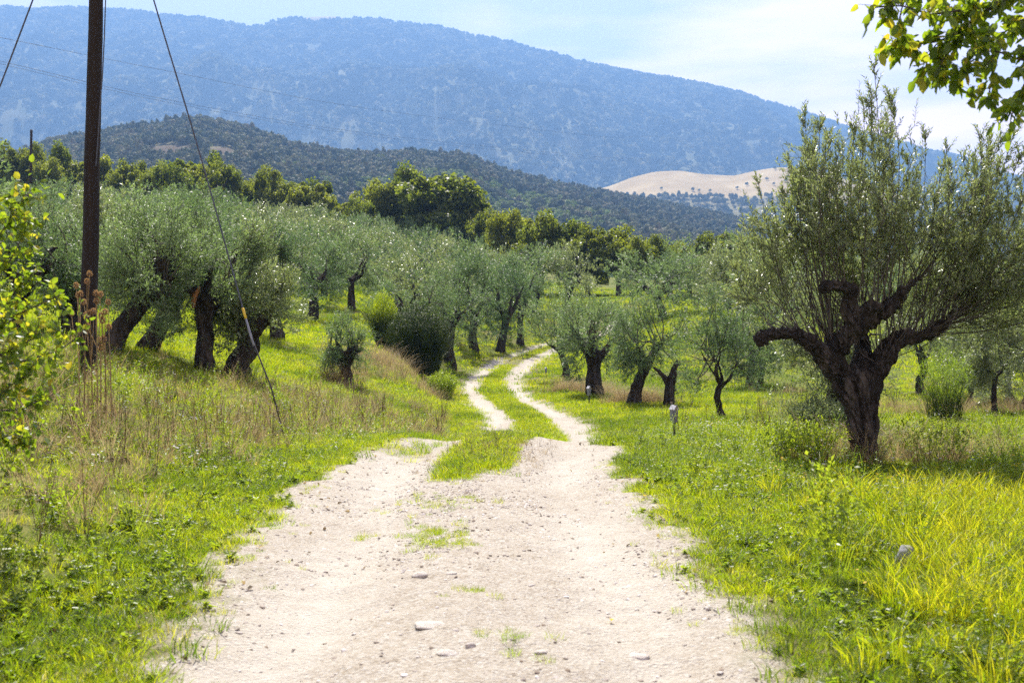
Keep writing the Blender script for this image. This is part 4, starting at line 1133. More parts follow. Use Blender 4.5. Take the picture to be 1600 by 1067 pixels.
# ------------------------------------------------------------------ grasses and weeds (stuff)
def place(name, protos, X, d, smin, smax, label, cat, tilt=0.12, zoff=0.0, r=rng, idx=None, wind=0.0):
    n = len(X)
    P = np.stack([X, d, surf_z(X, d) + zoff], 1)
    rot = np.stack([r.normal(0, tilt, n), r.normal(0, tilt, n), r.uniform(0, 6.283, n)], 1)
    return scatter(name, protos, P, rot, r.uniform(smin, smax, n), r.integers(0, len(protos), n) if idx is None else idx, label, cat)

def thin(X, d, p, r=rng):
    k = r.uniform(0, 1, len(X)) < p
    return X[k], d[k]

GR_N = [blades(44, .085, .025, .115, .0042, M_grass, lean=.5, seed=k, name="grass_clump") for k in range(5)]
GR_M = [blades(40, .16, .04, .15, .007, M_grass, seed=10 + k, name="grass_clump") for k in range(4)]
GR_F = [blades(50, .38, .06, .18, .017, M_grass, seed=20 + k, name="grass_clump") for k in range(3)]
GR_T = [blades(60, .10, .16, .46, .0052, M_grass_y, lean=.25, bend=.55, seed=30 + k, name="tall_grass_clump") for k in range(3)] + [blades(60, .10, .14, .40, .005, M_grass, lean=.3, bend=.6, seed=36 + k, name="tall_grass_clump") for k in range(2)]
GR_ND = [blades(44, .085, .03, .12, .0045, M_grass_d, lean=.5, seed=110 + k, name="grass_clump") for k in range(3)]
GR_MD = [blades(40, .16, .04, .16, .0075, M_grass_d, seed=115 + k, name="grass_clump") for k in range(3)]
GR_FD = [blades(50, .38, .06, .18, .018, M_grass_d, seed=118 + k, name="grass_clump") for k in range(2)]
DRY = [blades(26, .10, .30, .75, .0045, M_dry, lean=.55, bend=.9, seed=40 + k, name="dry_grass_clump") for k in range(4)]
DRYS = [blades(30, .12, .10, .32, .005, M_dry, lean=.5, bend=.6, seed=45 + k, name="dry_grass_clump") for k in range(3)]
WEED = [weed(26, .20, .05, .026, M_weed, seed=50 + k, name="leafy_weed") for k in range(4)]
WEEDL = [weed(18, .07, .055, .034, M_weed, seed=55 + k, name="low_weed") for k in range(3)]
WEEDT = [weed(54, .42, .05, .020, M_weed, seed=60 + k, name="tall_weed") for k in range(3)]
FLOY = [weed(10, .24, .03, .012, M_weed, seed=70 + k, name="yellow_flower", flower=M_yel, nfl=3, fl=.014) for k in range(2)]
FLOW = [weed(10, .26, .03, .012, M_weed, seed=75 + k, name="pale_flower", flower=M_wht, nfl=4, fl=.014) for k in range(2)]
DEAD = [weed(40, .55, .022, .007, M_dryd, seed=80 + k, name="dead_weed", flower=M_dryd, nfl=9, fl=.02) for k in range(3)]

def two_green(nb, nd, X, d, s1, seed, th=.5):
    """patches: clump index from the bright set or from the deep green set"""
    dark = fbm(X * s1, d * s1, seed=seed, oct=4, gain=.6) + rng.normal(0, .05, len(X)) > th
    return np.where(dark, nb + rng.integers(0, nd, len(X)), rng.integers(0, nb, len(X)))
def side_u(X, d): return road_u(X, d)
def nz(X, d, s, seed): return fbm(X * s, d * s, seed=seed, oct=3)
def dry_zone(X, d):
    u = side_u(X, d)
    a = sstep(-1.9, -3.2, u) * sstep(4.5, 7.5, d) * sstep(22, 17, d) * (0.35 + 1.1 * sstep(.42, .6, nz(X, d, .5, 91)))
    b = sstep(-1.5, -2.2, u) * sstep(-5.2, -3.8, u) * sstep(15, 18, d) * sstep(40, 30, d) * sstep(.38, .58, nz(X, d, .45, 92))
    c = sstep(3.0, 5, u) * sstep(12, 20, d) * sstep(.58, .68, nz(X, d, .22, 93))
    return np.clip(a + b + .6 * c, 0, 1) * sstep(1.7, 2.1, np.abs(u))

# near grass
X, d = pts_in(26000, 3.0, 15.5)
g = gravel_mask(X, d); off = np.abs(road_u(X, d))
dens = (1 - g) * (.40 + .6 * sstep(.3, .5, nz(X, d, .9, 94))) * (1 - .55 * dry_zone(X, d))
dens *= .75 + .25 * sstep(0.0, .4, np.abs(off - 1.45) * (off > 1.2) + (off < .6))
X, d = thin(X, d, dens)
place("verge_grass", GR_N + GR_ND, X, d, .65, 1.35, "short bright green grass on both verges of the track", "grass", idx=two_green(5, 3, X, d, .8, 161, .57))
# thin fringe creeping onto the gravel, and tufts in the middle of the track
tx, td = [], []
for (a, b, n_, sx_, sd_) in [(690, 858, 46, .10, .10), (675, 838, 30, .13, .07), (690, 797, 34, .22, .10), (712, 757, 16, .08, .1), (735, 752, 10, .05, .08), (570, 838, 6, .05, .05), (775, 1012, 8, .12, .04), (745, 945, 6, .1, .04),
                         (720, 868, 10, .06, .05), (640, 785, 8, .1, .06), (730, 942, 5, .04, .03), (1280, 1048, 26, .12, .05), (830, 1045, 6, .08, .04), (1110, 885, 10, .1, .08)]:
    dd_ = 1.6 / ((b - HOR) / FPX - .02)
    tx.append(rng.normal(pX(a, dd_), sx_, n_)); td.append(rng.normal(dd_, sd_ * 2, n_))
place("track_tufts", GR_N[:3], np.concatenate(tx), np.concatenate(td), .3, .62, "small grass tufts growing in the middle of the gravel track", "grass")
X, d = pts_in(14000, 3.2, 15.5)
off = np.abs(road_u(X, d)); X, d = thin(X, d, np.exp(-((off - 1.55) / .26) ** 2) * .9 * sstep(.32, .55, nz(X, d, 2.1, 95)))
place("edge_grass", GR_N, X, d, .28, .6, "thin creeping grass along the gravel edge", "grass")
dd_ = np.sqrt(rng.uniform(9.0, 15.5 ** 2, 9000)); X = road_cx(dd_) + np.where(rng.uniform(0, 1, 9000) < .5, -1, 1) * rng.uniform(1.3, 2.4, 9000); d = dd_
X, d = thin(X, d, (1 - gravel_mask(X, d)) * (.45 + .55 * sstep(.35, .55, nz(X, d, 1.5, 131))))
place("verge_edge_grass", GR_N + WEEDL[:1], X, d, .45, .95, "dense low grass where the verge meets the gravel", "grass")
# grass ridge between the wheel tracks
X = rng.uniform(-3, 4, 9000); d = rng.uniform(10.2, 50, 9000); X = road_cx(d) + rng.normal(0, .24, 9000)
X, d = thin(X, d, (1 - gravel_mask(X, d)) * sstep(60, 20, d))
place("middle_strip_grass", GR_M, X, d, .35, .8, "grass strip growing between the two wheel tracks", "grass")
X = road_cx(np.full(160, 12.6)) + rng.normal(.0, .3, 160); d = rng.normal(12.7, .7, 160)
place("middle_strip_weeds", DRYS + DEAD[:1], X, d, .22, .45, "brownish dry weeds on the grassy hump between the wheel tracks", "weeds")
# meadow, middle distance
X, d = pts_in(30000, 15.0, 36, margin=2.5)
X, d = thin(X, d, (1 - gravel_mask(X, d)) * (1 - .5 * dry_zone(X, d)) * (.55 + .45 * sstep(.3, .55, nz(X, d, .5, 96))))
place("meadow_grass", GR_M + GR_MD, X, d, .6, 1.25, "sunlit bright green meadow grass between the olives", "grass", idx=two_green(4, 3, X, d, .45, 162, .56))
X, d = pts_in(60000, 35, 118, margin=3)
X, d = thin(X, d, (1 - gravel_mask(X, d)) * (.6 + .4 * sstep(.3, .55, nz(X, d, .3, 97))))
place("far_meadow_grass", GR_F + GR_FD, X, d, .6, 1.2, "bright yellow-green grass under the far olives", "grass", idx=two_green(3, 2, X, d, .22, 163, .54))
# lush tall grass at lower right
X, d = pts_in(9000, 3.2, 13.5)
u = side_u(X, d)
w = sstep(2.0, 3.0, u + .35 * (nz(X, d, 1.2, 98) - .5) * 4 - (d - 6) * .12) * sstep(10.8, 8.0, d) * sstep(.28, .52, nz(X, d, .8, 99))
X, d = thin(X, d, w * .75)
place("tall_grass", GR_T, X, d, .55, 1.05, "tall yellow-green backlit grass at the lower right", "grass")
# leafy weeds
X, d = pts_in(9000, 3.2, 22)
u = side_u(X, d)
w = (1 - gravel_mask(X, d)) * sstep(1.5, 2.0, np.abs(u)) * sstep(.42, .62, nz(X, d, 1.1, 101)) * np.where(u > 0, .8, .42)
X1, d1 = thin(X, d, w); place("leafy_weeds", WEED + WEEDT[:1], X1, d1, .55, 1.15, "leafy green weeds among the verge grass", "weeds")
X, d = pts_in(9000, 3.0, 12); u = np.abs(side_u(X, d))
X1, d1 = thin(X, d, (1 - gravel_mask(X, d)) * sstep(1.3, 1.6, u) * sstep(.45, .6, nz(X, d, 1.6, 102)) * .8)
place("low_weeds", WEEDL, X1, d1, .5, 1.1, "low broad-leaved weeds close to the gravel", "weeds")
X, d = pts_in(5200, 4, 16); u = side_u(X, d)
X1, d1 = thin(X, d, sstep(1.9, 2.6, u) * sstep(.5, .66, nz(X, d, .8, 141)) * .5)
place("tall_weeds", WEEDT, X1, d1, .5, 1.05, "taller leafy weeds in the right verge", "weeds", tilt=.2)
LIT = []
for k in range(3):
    r_ = np.random.default_rng(150 + k)
    V, F = leaf_broad(np.array([[-.02, 0, .004]]), np.array([[1, .1, .12]]), unit(np.array([[r_.normal(0, .3), r_.normal(0, .3), 1.0]])), [.042], [.024], .3, .2)
    LIT.append(mesh_np("dead_leaf", V, F, [M_dryd if k else M_dry]))
X, d = pts_in(9000, 3.2, 14); off = np.abs(road_u(X, d))
X1, d1 = thin(X, d, np.exp(-((off - 1.75) / .55) ** 2) * sstep(.42, .62, nz(X, d, 1.4, 142)) * .6 + .03 * (off > 1.2))
place("leaf_litter", LIT, X1, d1, .45, 1.2, "brown dead leaves and litter along the gravel edges", "litter", tilt=.5, zoff=.008)
# flowers
X, d = pts_in(1500, 4, 20); u = np.abs(side_u(X, d)); X, d = thin(X, d, sstep(1.8, 2.6, u) * sstep(.45, .6, nz(X, d, .6, 103)))
place("yellow_flowers", FLOY, X, d, .7, 1.2, "small yellow wildflowers scattered in the verges", "flowers")
X, d = pts_in(1500, 5, 24); u = np.abs(side_u(X, d)); X, d = thin(X, d, sstep(1.6, 2.4, u) * sstep(.5, .62, nz(X, d, .6, 104)))
place("pale_flowers", FLOW, X, d, .7, 1.2, "small pale blue and white wildflowers in the verges", "flowers")
# dry grass and dead weeds of the left bank
X, d = pts_in(15000, 5, 36, margin=2); X, d = thin(X, d, dry_zone(X, d) * .42 * (.4 + sstep(.4, .6, nz(X, d, 1.3, 122))))
place("dry_grass", DRY, X, d, .4, .95, "tan dry arching grass on the left bank around the pole", "dry grass", tilt=.42)
X, d = pts_in(8000, 5, 36, margin=2); X, d = thin(X, d, dry_zone(X, d) * .7)
place("short_dry_grass", DRYS, X, d, .7, 1.3, "short straw-coloured grass on the left bank", "dry grass")
X, d = pts_in(6500, 5, 30, margin=2); X, d = thin(X, d, dry_zone(X, d) * .7 * sstep(.4, .6, nz(X, d, .8, 123)) + .012 * (np.abs(side_u(X, d)) > 2))
place("dead_weeds", DEAD, X, d, .6, 1.15, "brown dead weeds with dark seed heads on the left bank", "weeds")
X, d = pts_in(4200, 5, 30, margin=2); X, d = thin(X, d, dry_zone(X, d) * sstep(.46, .58, nz(X, d, .9, 121)))
place("bank_weeds", WEEDT + WEED[:2], X, d, .6, 1.3, "green leafy weeds growing through the dry grass of the left bank", "weeds", tilt=.3)
# dry grass at tree feet
fx, fd = [], []
for (a, b, n_, s_) in [(897, 37, 130, .55), (1018, 30.5, 90, .35), (945, 36, 60, .4), (975, 31, 50, .3), (1330, 12.8, 30, .35), (1420, 13.4, 60, .5), (1560, 27, 160, 1.6), (1075, 80, 60, 2.0), (600, 33, 110, .7)]:
    fx.append(rng.normal(pX(a, b), s_, n_)); fd.append(rng.normal(b, s_ * .8, n_))
place("tree_foot_dry_grass", DRY + DRYS, np.concatenate(fx), np.concatenate(fd), .7, 1.25, "tufts of tan dry grass at the feet of the olives", "dry grass")

# ------------------------------------------------------------------ gravel, stones, fallen leaves
def pebble(seed, sub=1, flat=.6, rough=.25):
    import bmesh
    bm = bmesh.new(); bmesh.ops.create_icosphere(bm, subdivisions=sub, radius=1.0)
    r = np.random.default_rng(seed)
    ax = r.uniform(.7, 1.25, 3) * [1, 1, flat]
    for v in bm.verts:
        n = float(fbm(np.array([v.co.x * 1.3 + seed]), np.array([v.co.y * 1.3]), np.array([v.co.z * 1.3]), seed=seed, oct=3)[0]) - .5
        k = 1 + n * rough * 3
        v.co = Vector((v.co.x * ax[0] * k, v.co.y * ax[1] * k, v.co.z * ax[2] * k))
    me = bpy.data.meshes.new("pebble"); bm.to_mesh(me); bm.free()
    return me
def pebble_mat(name, a, b):
    m, n, l = new_mat(name); out = n.new("ShaderNodeOutputMaterial"); pr = n.new("ShaderNodeBsdfPrincipled"); oi = n.new("ShaderNodeObjectInfo")
    r = ramp(n, [(0, a), (.6, tuple((x + y) / 2 for x, y in zip(a, b))), (1, b)]); l.new(oi.outputs["Random"], r.inputs["Fac"]); l.new(r.outputs["Color"], pr.inputs["Base Color"])
    pr.inputs["Roughness"].default_value = .9; l.new(pr.outputs[0], out.inputs[0]); return m
M_peb = pebble_mat("gravel_stone", (0.20, 0.15, 0.10), (0.66, 0.62, 0.56))
PEB = [pebble(k, 1, .38) for k in range(6)]
for m_ in PEB: m_.materials.append(M_peb)
d = np.sqrt(rng.uniform(3.2 ** 2, 14.5 ** 2, 52000)); X = road_cx(d) + rng.uniform(-1.75, 1.75, len(d))
dens = (.15 + .85 * gravel_mask(X, d)) * (1 - .75 * np.exp(-((np.abs(road_u(X, d)) - .85) / .34) ** 2)) * (.15 + .85 * sstep(.38, .62, nz(X, d, 1.1, 111))) * sstep(16, 8, d)
X, d = thin(X, d, dens)
n_ = len(X); sz = .0035 + .015 * rng.uniform(0, 1, n_) ** 3.0
scatter("gravel", PEB, np.stack([X, d, surf_z(X, d) - .0005], 1), np.stack([rng.normal(0, .25, n_), rng.normal(0, .25, n_), rng.uniform(0, 6.28, n_)], 1), sz, rng.integers(0, 6, n_), "loose pale gravel on the track", "gravel")

def on_track(xp, yp):
    d_ = 1.6 / ((yp - HOR) / FPX - .02); return np.array([pX(xp, d_), d_])
for k, (a, b, w, fl, rz, lab) in enumerate([(656, 914, .052, .55, .2, "pale rounded stone alone in the middle of the track"), (670, 1000, .075, .22, .1, "flat pale stone half buried in the left of the track's middle"),
      (697, 1046, .07, .3, 2.2, "flat grey stone at the bottom edge of the track"), (1001, 1021, .07, .25, -.3, "flat whitish stone in the right wheel track"), (846, 1040, .05, .35, .6, "small pale stone near the bottom middle of the track"),
      (705, 913, .035, .3, .4, "small whitish stone right of the rounded stone"), (832, 927, .03, .4, 1.1, "small whitish stone in the centre of the right wheel track"), (735, 1036, .035, .6, .3, "small dark grey stone beside the flat grey stone")]):
    X_, d_ = on_track(a, b); me = pebble(500 + k, 3, fl, .34); me.name = "stone"; me.materials.append(M_stone)
    me.polygons.foreach_set("use_smooth", np.ones(len(me.polygons), bool))
    o = add_obj("stone", me, loc=(X_, d_, float(surf_z(np.array([X_]), np.array([d_]))[0]) + w * fl * .05)); o.scale = (w * .9, w * .75, w * .7); o.rotation_euler = (0, 0, rz)
    tag(o, lab, "stone", "stones on the track")
b = px(1412, 890, 6.9); me = pebble(527, 3, .9, .42); me.name = "boulder"; me.materials.append(M_stone_g)
me.polygons.foreach_set("use_smooth", np.ones(len(me.polygons), bool))
o = add_obj("boulder", me, loc=(b[0], 6.9, gz(b[0], 6.9) + .10)); o.scale = (.05, .042, .085); o.rotation_euler = (.2, .35, .6)
tag(o, "pale grey upright stone in the tall grass at lower right", "stone")
for k, (a, b, lab) in enumerate([(958, 969, "yellow fallen leaf in the right wheel track"), (778, 751, "orange fallen leaf beside the grassy hump"), (1010, 785, "yellow fallen leaf at the right edge of the gravel"),
                                 (248, 938, "bright yellow fallen leaf in the lower left verge"), (212, 1002, "brown curled fallen leaf at the lower left gravel edge"), (365, 890, "brown fallen leaf at the left gravel edge")]):
    X_, d_ = on_track(a, b); r = np.random.default_rng(600 + k)
    V, F = leaf_broad(np.array([[-.02, 0, .012]]), np.array([[1, .2, .1]]), np.array([[0, -.2, 1.0]]), [.05], [.03], .3, .15)
    me = mesh_np("fallen_leaf", V, F, [M_dryd if "brown" in lab else M_yel])
    o = add_obj("fallen_leaf", me, loc=(X_, d_, float(surf_z(np.array([X_]), np.array([d_]))[0]) + .008)); o.rotation_euler = (0, 0, r.uniform(0, 6.28)); tag(o, lab, "leaf", "fallen leaves")

# ------------------------------------------------------------------ bushes
def bush(name, xp, d, h, w, n, mat, label, cat="bush", blade=.014, leafy=None, seed=0, lean=.18):
    b = ground_pt(xp, d); r = np.random.default_rng(seed)
    t_ = empty(name, b); tag(t_, label, cat)
    st = blades(n, w * .28, h * .5, h, blade, mat, lean=lean, bend=.25, seed=seed, name="stems")
    c = add_obj("stems", st, t_); c["kind"] = "stuff"
    if leafy is not None:
        m = n * 2; k = r.uniform(.25, 1.0, m); a = r.uniform(0, 6.28, m); rr = w * .5 * np.sqrt(r.uniform(0, 1, m)) * (.55 + .45 * k)
        O = np.stack([rr * np.cos(a), rr * np.sin(a), k * h * (1 - .35 * (rr / (w * .5)) ** 2)], 1)
        V, F = twig_leaves(O, unit(r.normal(0, .4, (m, 3)) + [0, 0, .8]), r.uniform(.06, .2, m), 7, leafy[0], leafy[1], r)
        add_obj("foliage", mesh_np("foliage", V, F, [leafy[2]]), t_)
    return t_
bush("broom_bush", 655, 36.5, 2.3, 2.1, 2600, M_broom, "big dark green broom bush left of the track bend", blade=.02, leafy=(.05, .02, M_broom), seed=1, lean=.2)
bush("broom_bush", 600, 38, 1.9, .9, 900, M_broom, "narrower green broom bush left of the big dark broom bush", blade=.018, leafy=(.045, .015, M_grass), seed=2)
bush("sucker_bush", 1288, 17.2, .55, 1.1, 700, M_weed, "low dark bush of suckers around the trunk behind the big olive", leafy=(.05, .016, M_olive), seed=3, lean=.5)
bush("green_shrub", 1478, 24, 1.5, 1.2, 420, M_broom, "upright feathery green shrub right of the big old olive's trunk", blade=.008, leafy=(.045, .012, M_weed), seed=4)
bush("leafy_sapling", 1240, 17.5, 1.35, .95, 60, M_olive, "thin leafy sapling left of the trunk behind the big olive", blade=.01, leafy=(.05, .018, M_olive), seed=5, lean=.3)
bush("tall_forb", 1303, 6.75, .72, .30, 26, M_weed, "tall dark leafy weed standing up at the right verge", cat="plant", blade=.005, leafy=(.05, .022, M_weed), seed=6, lean=.12)
bush("roadside_shrub", 690, 33, .75, 1.0, 300, M_weed, "low leafy shrub at the foot of the broom bushes", leafy=(.05, .025, M_weed), seed=7, lean=.4)
bush("bramble_bush", 1465, 12.6, .62, .9, 80, M_dryd, "dark straggly bramble right of the big olive's trunk", blade=.006, leafy=(.034, .018, M_weed), seed=8, lean=.6)
bush("bramble_bush", 1255, 12.9, .40, 1.0, 260, M_dryd, "low brownish bramble left of the big olive's trunk", blade=.005, leafy=(.04, .02, M_weed), seed=9, lean=.5)
bush("dry_bush", 520, 25.5, .6, .9, 320, M_dryd, "low dry twiggy bush at the foot of the small cut-back olive", blade=.006, seed=10, lean=.5)

# ------------------------------------------------------------------ teasels in front of the pole
M_teas = leaf_mat("teasel_brown", [(0, (0.13, 0.07, 0.035)), (1, (0.26, 0.16, 0.08))], [(0, (.45, .27, .1)), (1, (.65, .42, .18))], .4, .6, .2)
def teasel_head(seed):
    r = np.random.default_rng(seed); n = 170
    dr = rand_dirs(n, -.95, .98, r); S = np.array([.016, .016, .030])
    V, F = leaf_quads(dr * S * .55, dr + [0, 0, .15], unit(r.normal(0, 1, (n, 3))), np.full(n, .022), np.full(n, .006), .1)
    a = np.arange(8) * .785
    D = np.stack([np.cos(a), np.sin(a), np.full(8, .6)], 1)
    V2, F2 = leaf_quads(np.tile([0, 0, -.03], (8, 1)), D, np.tile([0, 0, 1.0], (8, 1)), np.full(8, .05), np.full(8, .004))
    return mesh_np("seed_head", np.vstack([V, V2]), np.vstack([F, F2 + len(V)]), [M_teas])
THEAD = [teasel_head(k) for k in range(3)]
r_ = np.random.default_rng(90)
teas = [(128, 12.0, [(140, 428), (136, 440), (119, 446)]), (150, 11.8, [(150, 458), (157, 460), (151, 470)]), (142, 12.2, [(141, 489), (146, 486), (134, 492), (137, 509)]), (163, 12.0, [(164, 487), (160, 501), (158, 493)]),
        (122, 12.3, [(122, 461), (126, 459), (112, 489)]), (172, 12.0, [(170, 511), (162, 529), (169, 472)]), (155, 12.4, [(158, 543), (156, 531), (131, 472)])]
tlab = ["tallest dry teasel, in front of the utility pole", "dry teasel with a close cluster of heads right of the pole", "dry teasel with heads in a row low before the pole", "dry teasel with stacked heads right of the pole",
        "dry teasel at the left side of the pole", "dry teasel standing farthest right of the pole", "shortest dry teasel, low at the pole foot"]
for (xp, d_, heads), lab in zip(teas, tlab):
    b = ground_pt(xp, d_); t_ = empty("teasel", b); tag(t_, lab, "teasel", "dry teasels before the pole")
    H = [px(x, y, d_) - b for x, y in heads]
    top = max(h[2] for h in H); lines = []
    ax = lambda z: np.array([H[0][0] * z / H[0][2] * .6, 0, z])
    lines.append((np.array([[0, 0, -.05], ax(H[0][2] * .5), H[0] - [0, 0, .03]]), np.array([.007, .006, .004])))
    for h in H[1:]:
        s = ax(h[2] * .55); lines.append((np.array([s, s + (h - s) * [.7, .7, .45], h - [0, 0, .03]]), np.array([.005, .004, .003])))
    stem = add_obj("stem", thin_tubes("stem", lines, M_dry, 4), t_)
    for h in H:
        o = add_obj("seed_head", THEAD[r_.integers(0, 3)], t_, h); o.rotation_euler = (r_.normal(0, .15), r_.normal(0, .15), r_.uniform(0, 6)); o.scale = (1.1,) * 3

# ------------------------------------------------------------------ utility pole, guy wires, cables
D0 = 15.6
pb = ground_pt(134, D0); ptop = px(158, -300, D0)
pole = empty("utility_pole", pb); tag(pole, "tall dark wooden utility pole on the left bank", "utility pole")
tv = ptop - pb
P = np.linspace(0, 1, 14)[:, None] * tv + np.array([0, 0, -.0]); P[0] -= [0, 0, .5]
P[1:-1, 0] += np.random.default_rng(4).normal(0, .004, 12)
add_obj("post", tubes_mesh("post", [(P, np.linspace(.118, .078, 14))], 16, M_wood), pole)
V, F = tube_vf(np.array([tv + [-.7, 0, -.35], tv + [.7, 0, -.35]]), np.array([.05, .05]), 4)
me = bpy.data.meshes.new("crossarm"); me.from_pydata(V.tolist(), [], F); me.materials.append(M_wood); add_obj("crossarm", me, pole)
for sx_ in (-.6, .6, .25):
    add_obj("insulator", tubes_mesh("insulator", [(np.array([tv + [sx_, 0, -.30], tv + [sx_, 0, -.22], tv + [sx_, 0, -.18], tv + [sx_, 0, -.1]]), np.array([.02, .045, .03, .03]))], 10, M_cap), pole)
cpts = [px(167, -60, D0 - .12), px(165, 0, D0 - .12), px(163, 60, D0 - .12), px(160, 120, D0 - .12), px(156, 170, D0 - .11), px(154, 205, D0 - .1), px(150, 260, D0 - .1)]
add_obj("down_cable", thin_tubes("down_cable", [(np.array([tv + [.05, -.1, -.5]] + [p - pb for p in cpts]), np.full(8, .009))], M_wire, 6), pole)

def wire(name, pts, rr, label, cat, mat=None, group=None, m=5):
    P, R = smooth_path([(*p, rr) for p in pts], m)
    o = add_obj(name, thin_tubes(name, [(P, np.full(len(P), rr))], mat or M_wire, 5)); tag(o, label, cat, group); return o
att = pb + tv * .985
gb = ground_pt(446, 14.6); gb[2] = surf_z(np.array([gb[0]]), np.array([14.6]))[0]
gw = empty("guy_wire", gb); tag(gw, "slanting steel guy wire with yellow sleeve, anchored in the left verge", "guy wire")
anc = np.array([0, 0, -.15]); up_ = att - gb
k1 = px(381, 487, 14.78) - gb; k2 = px(392, 525, 14.72) - gb; k3 = px(424, 606, 14.65) - gb
add_obj("anchor_rod", tubes_mesh("anchor_rod", [(np.array([anc, k3, k2]), np.array([.010, .010, .010]))], 8, M_post), gw)
add_obj("grip", tubes_mesh("grip", [(np.array([k2 + (k2 - k1) * .4, k2, k1]), np.array([.012, .016, .010]))], 8, M_zinc), gw)
add_obj("sleeve", tubes_mesh("sleeve", [(np.array([k1 + (k2 - k1) * .28, k1 - (k2 - k1) * .15]), np.array([.018, .017]))], 8, M_yplast), gw)
P_, R_ = smooth_path([(*k1, .011), (*(px(312, 240, 15.0) - gb), .011), (*(px(240, 0, 15.3) - gb), .011), (*up_, .011)], 6)
add_obj("strand", thin_tubes("strand", [(P_, R_)], M_wire, 6), gw)
dv = px(0, 190, 15.2) - att; ga = att + dv * 2.03; ga[2] = gz(ga[0], ga[1])
gw2 = empty("guy_wire", ga); tag(gw2, "steel guy wire running from the pole top down past the upper left corner", "guy wire")
P_ = np.linspace(0, 1, 24)[:, None] * (att - ga) - np.array([0, 0, .1]) * np.sin(np.linspace(0, 3.14159, 24))[:, None]; R_ = np.full(24, .011)
add_obj("strand", thin_tubes("strand", [(P_, R_)], M_wire, 6), gw2)
add_obj("anchor_rod", tubes_mesh("anchor_rod", [(np.array([[0, 0, -.3], [0.06, 0, .12]]), np.array([.02, .02]))], 6, M_post), gw2)
W1 = [(-300, 0, 120), (0, 59, 180), (270, 113, 250), (540, 165, 350), (780, 196, 450), (940, 214, 540), (1080, 230, 760), (1190, 325, 1150)]
W2 = [(-300, 32, 120), (0, 96, 180), (270, 158, 250), (540, 204, 350), (780, 231, 450), (940, 246, 540), (1080, 264, 760), (1190, 332, 1150)]
wire("overhead_wire", [px(*p) for p in W1], .035, "upper thin power line crossing before the blue mountain", "power line", group="power lines")
wire("overhead_wire", [px(*p) for p in W2], .035, "middle thin power line crossing before the blue mountain", "power line", group="power lines")
wire("overhead_wire", [px(a, b + 4, c) for a, b, c in W2], .03, "lowest thin power line crossing before the blue mountain", "power line", group="power lines")
fb = ground_pt(49, 100); ft = px(49, 205, 100) - fb
fp_ = empty("distant_pole", fb); tag(fp_, "small dark distant pole standing above the grove at left", "utility pole")
add_obj("post", tubes_mesh("post", [(np.array([[0, 0, -.5], ft * .5, ft]), np.array([.15, .13, .11]))], 8, M_wood), fp_)
add_obj("cap", tubes_mesh("cap", [(np.array([ft + [0, 0, -.1], ft + [0, 0, .1]]), np.array([.13, .1]))], 8, M_post), fp_)

# ------------------------------------------------------------------ grey marker boxes on posts along the track
def marker(xp, yp, d_, hpx, label):
    b = px(xp, yp, d_); b[2] = gz(b[0], d_)
    h = hpx * 1.12 * d_ / FPX
    t_ = empty("marker_post", b, rad(38)); tag(t_, label, "marker post", "marker posts along the track")
    s = h / .41
    add_obj("post", tubes_mesh("post", [(np.array([[0, 0, -.2], [0.012, 0, .1 * s], [0, 0, .24 * s]]), np.array([.014, .014, .014]) * s)], 8, M_post), t_)
    w0, w1, z0, z1, zr = .029 * s, .037 * s, .22 * s, .38 * s, .425 * s
    V = [(-w0, -w0, z0), (w0, -w0, z0), (w0, w0, z0), (-w0, w0, z0), (-w1, -w1, z1), (w1, -w1, z1), (w1, w1, z1), (-w1, w1, z1), (0, -w1, zr), (0, w1, zr)]
    F = [(3, 2, 1, 0), (0, 1, 5, 8, 4), (1, 2, 6, 5), (2, 3, 7, 9, 6), (3, 0, 4, 7)]
    me = bpy.data.meshes.new("box"); me.from_pydata(V, [], F + [(4, 8, 9, 7), (5, 6, 9, 8)]); me.materials.append(M_zinc); add_obj("box", me, t_)
    e = .006 * s; q = w1 + .008 * s
    top = []
    for sg in (-1, 1):
        z_e = z1 - .004 * s
        V = [(sg * q, -q, z_e + e), (sg * q, q, z_e + e), (0, q, zr + 2 * e), (0, -q, zr + 2 * e), (sg * q, -q, z_e), (sg * q, q, z_e), (0, q, zr + e), (0, -q, zr + e)]
        me = bpy.data.meshes.new("lid"); me.from_pydata(V, [], [(0, 1, 2, 3), (7, 6, 5, 4), (0, 4, 5, 1), (1, 5, 6, 2), (3, 2, 6, 7), (0, 3, 7, 4)]); me.materials.append(M_cap); add_obj("lid", me, t_)
marker(1053, 672, 16.0, 47, "nearest grey box on a short post, right of the track")
marker(920, 628, 31.5, 24, "middle grey box on a short post, before the stooped olive trunk")
marker(853, 578, 44, 14, "farthest small grey box on a post where the track bends away")

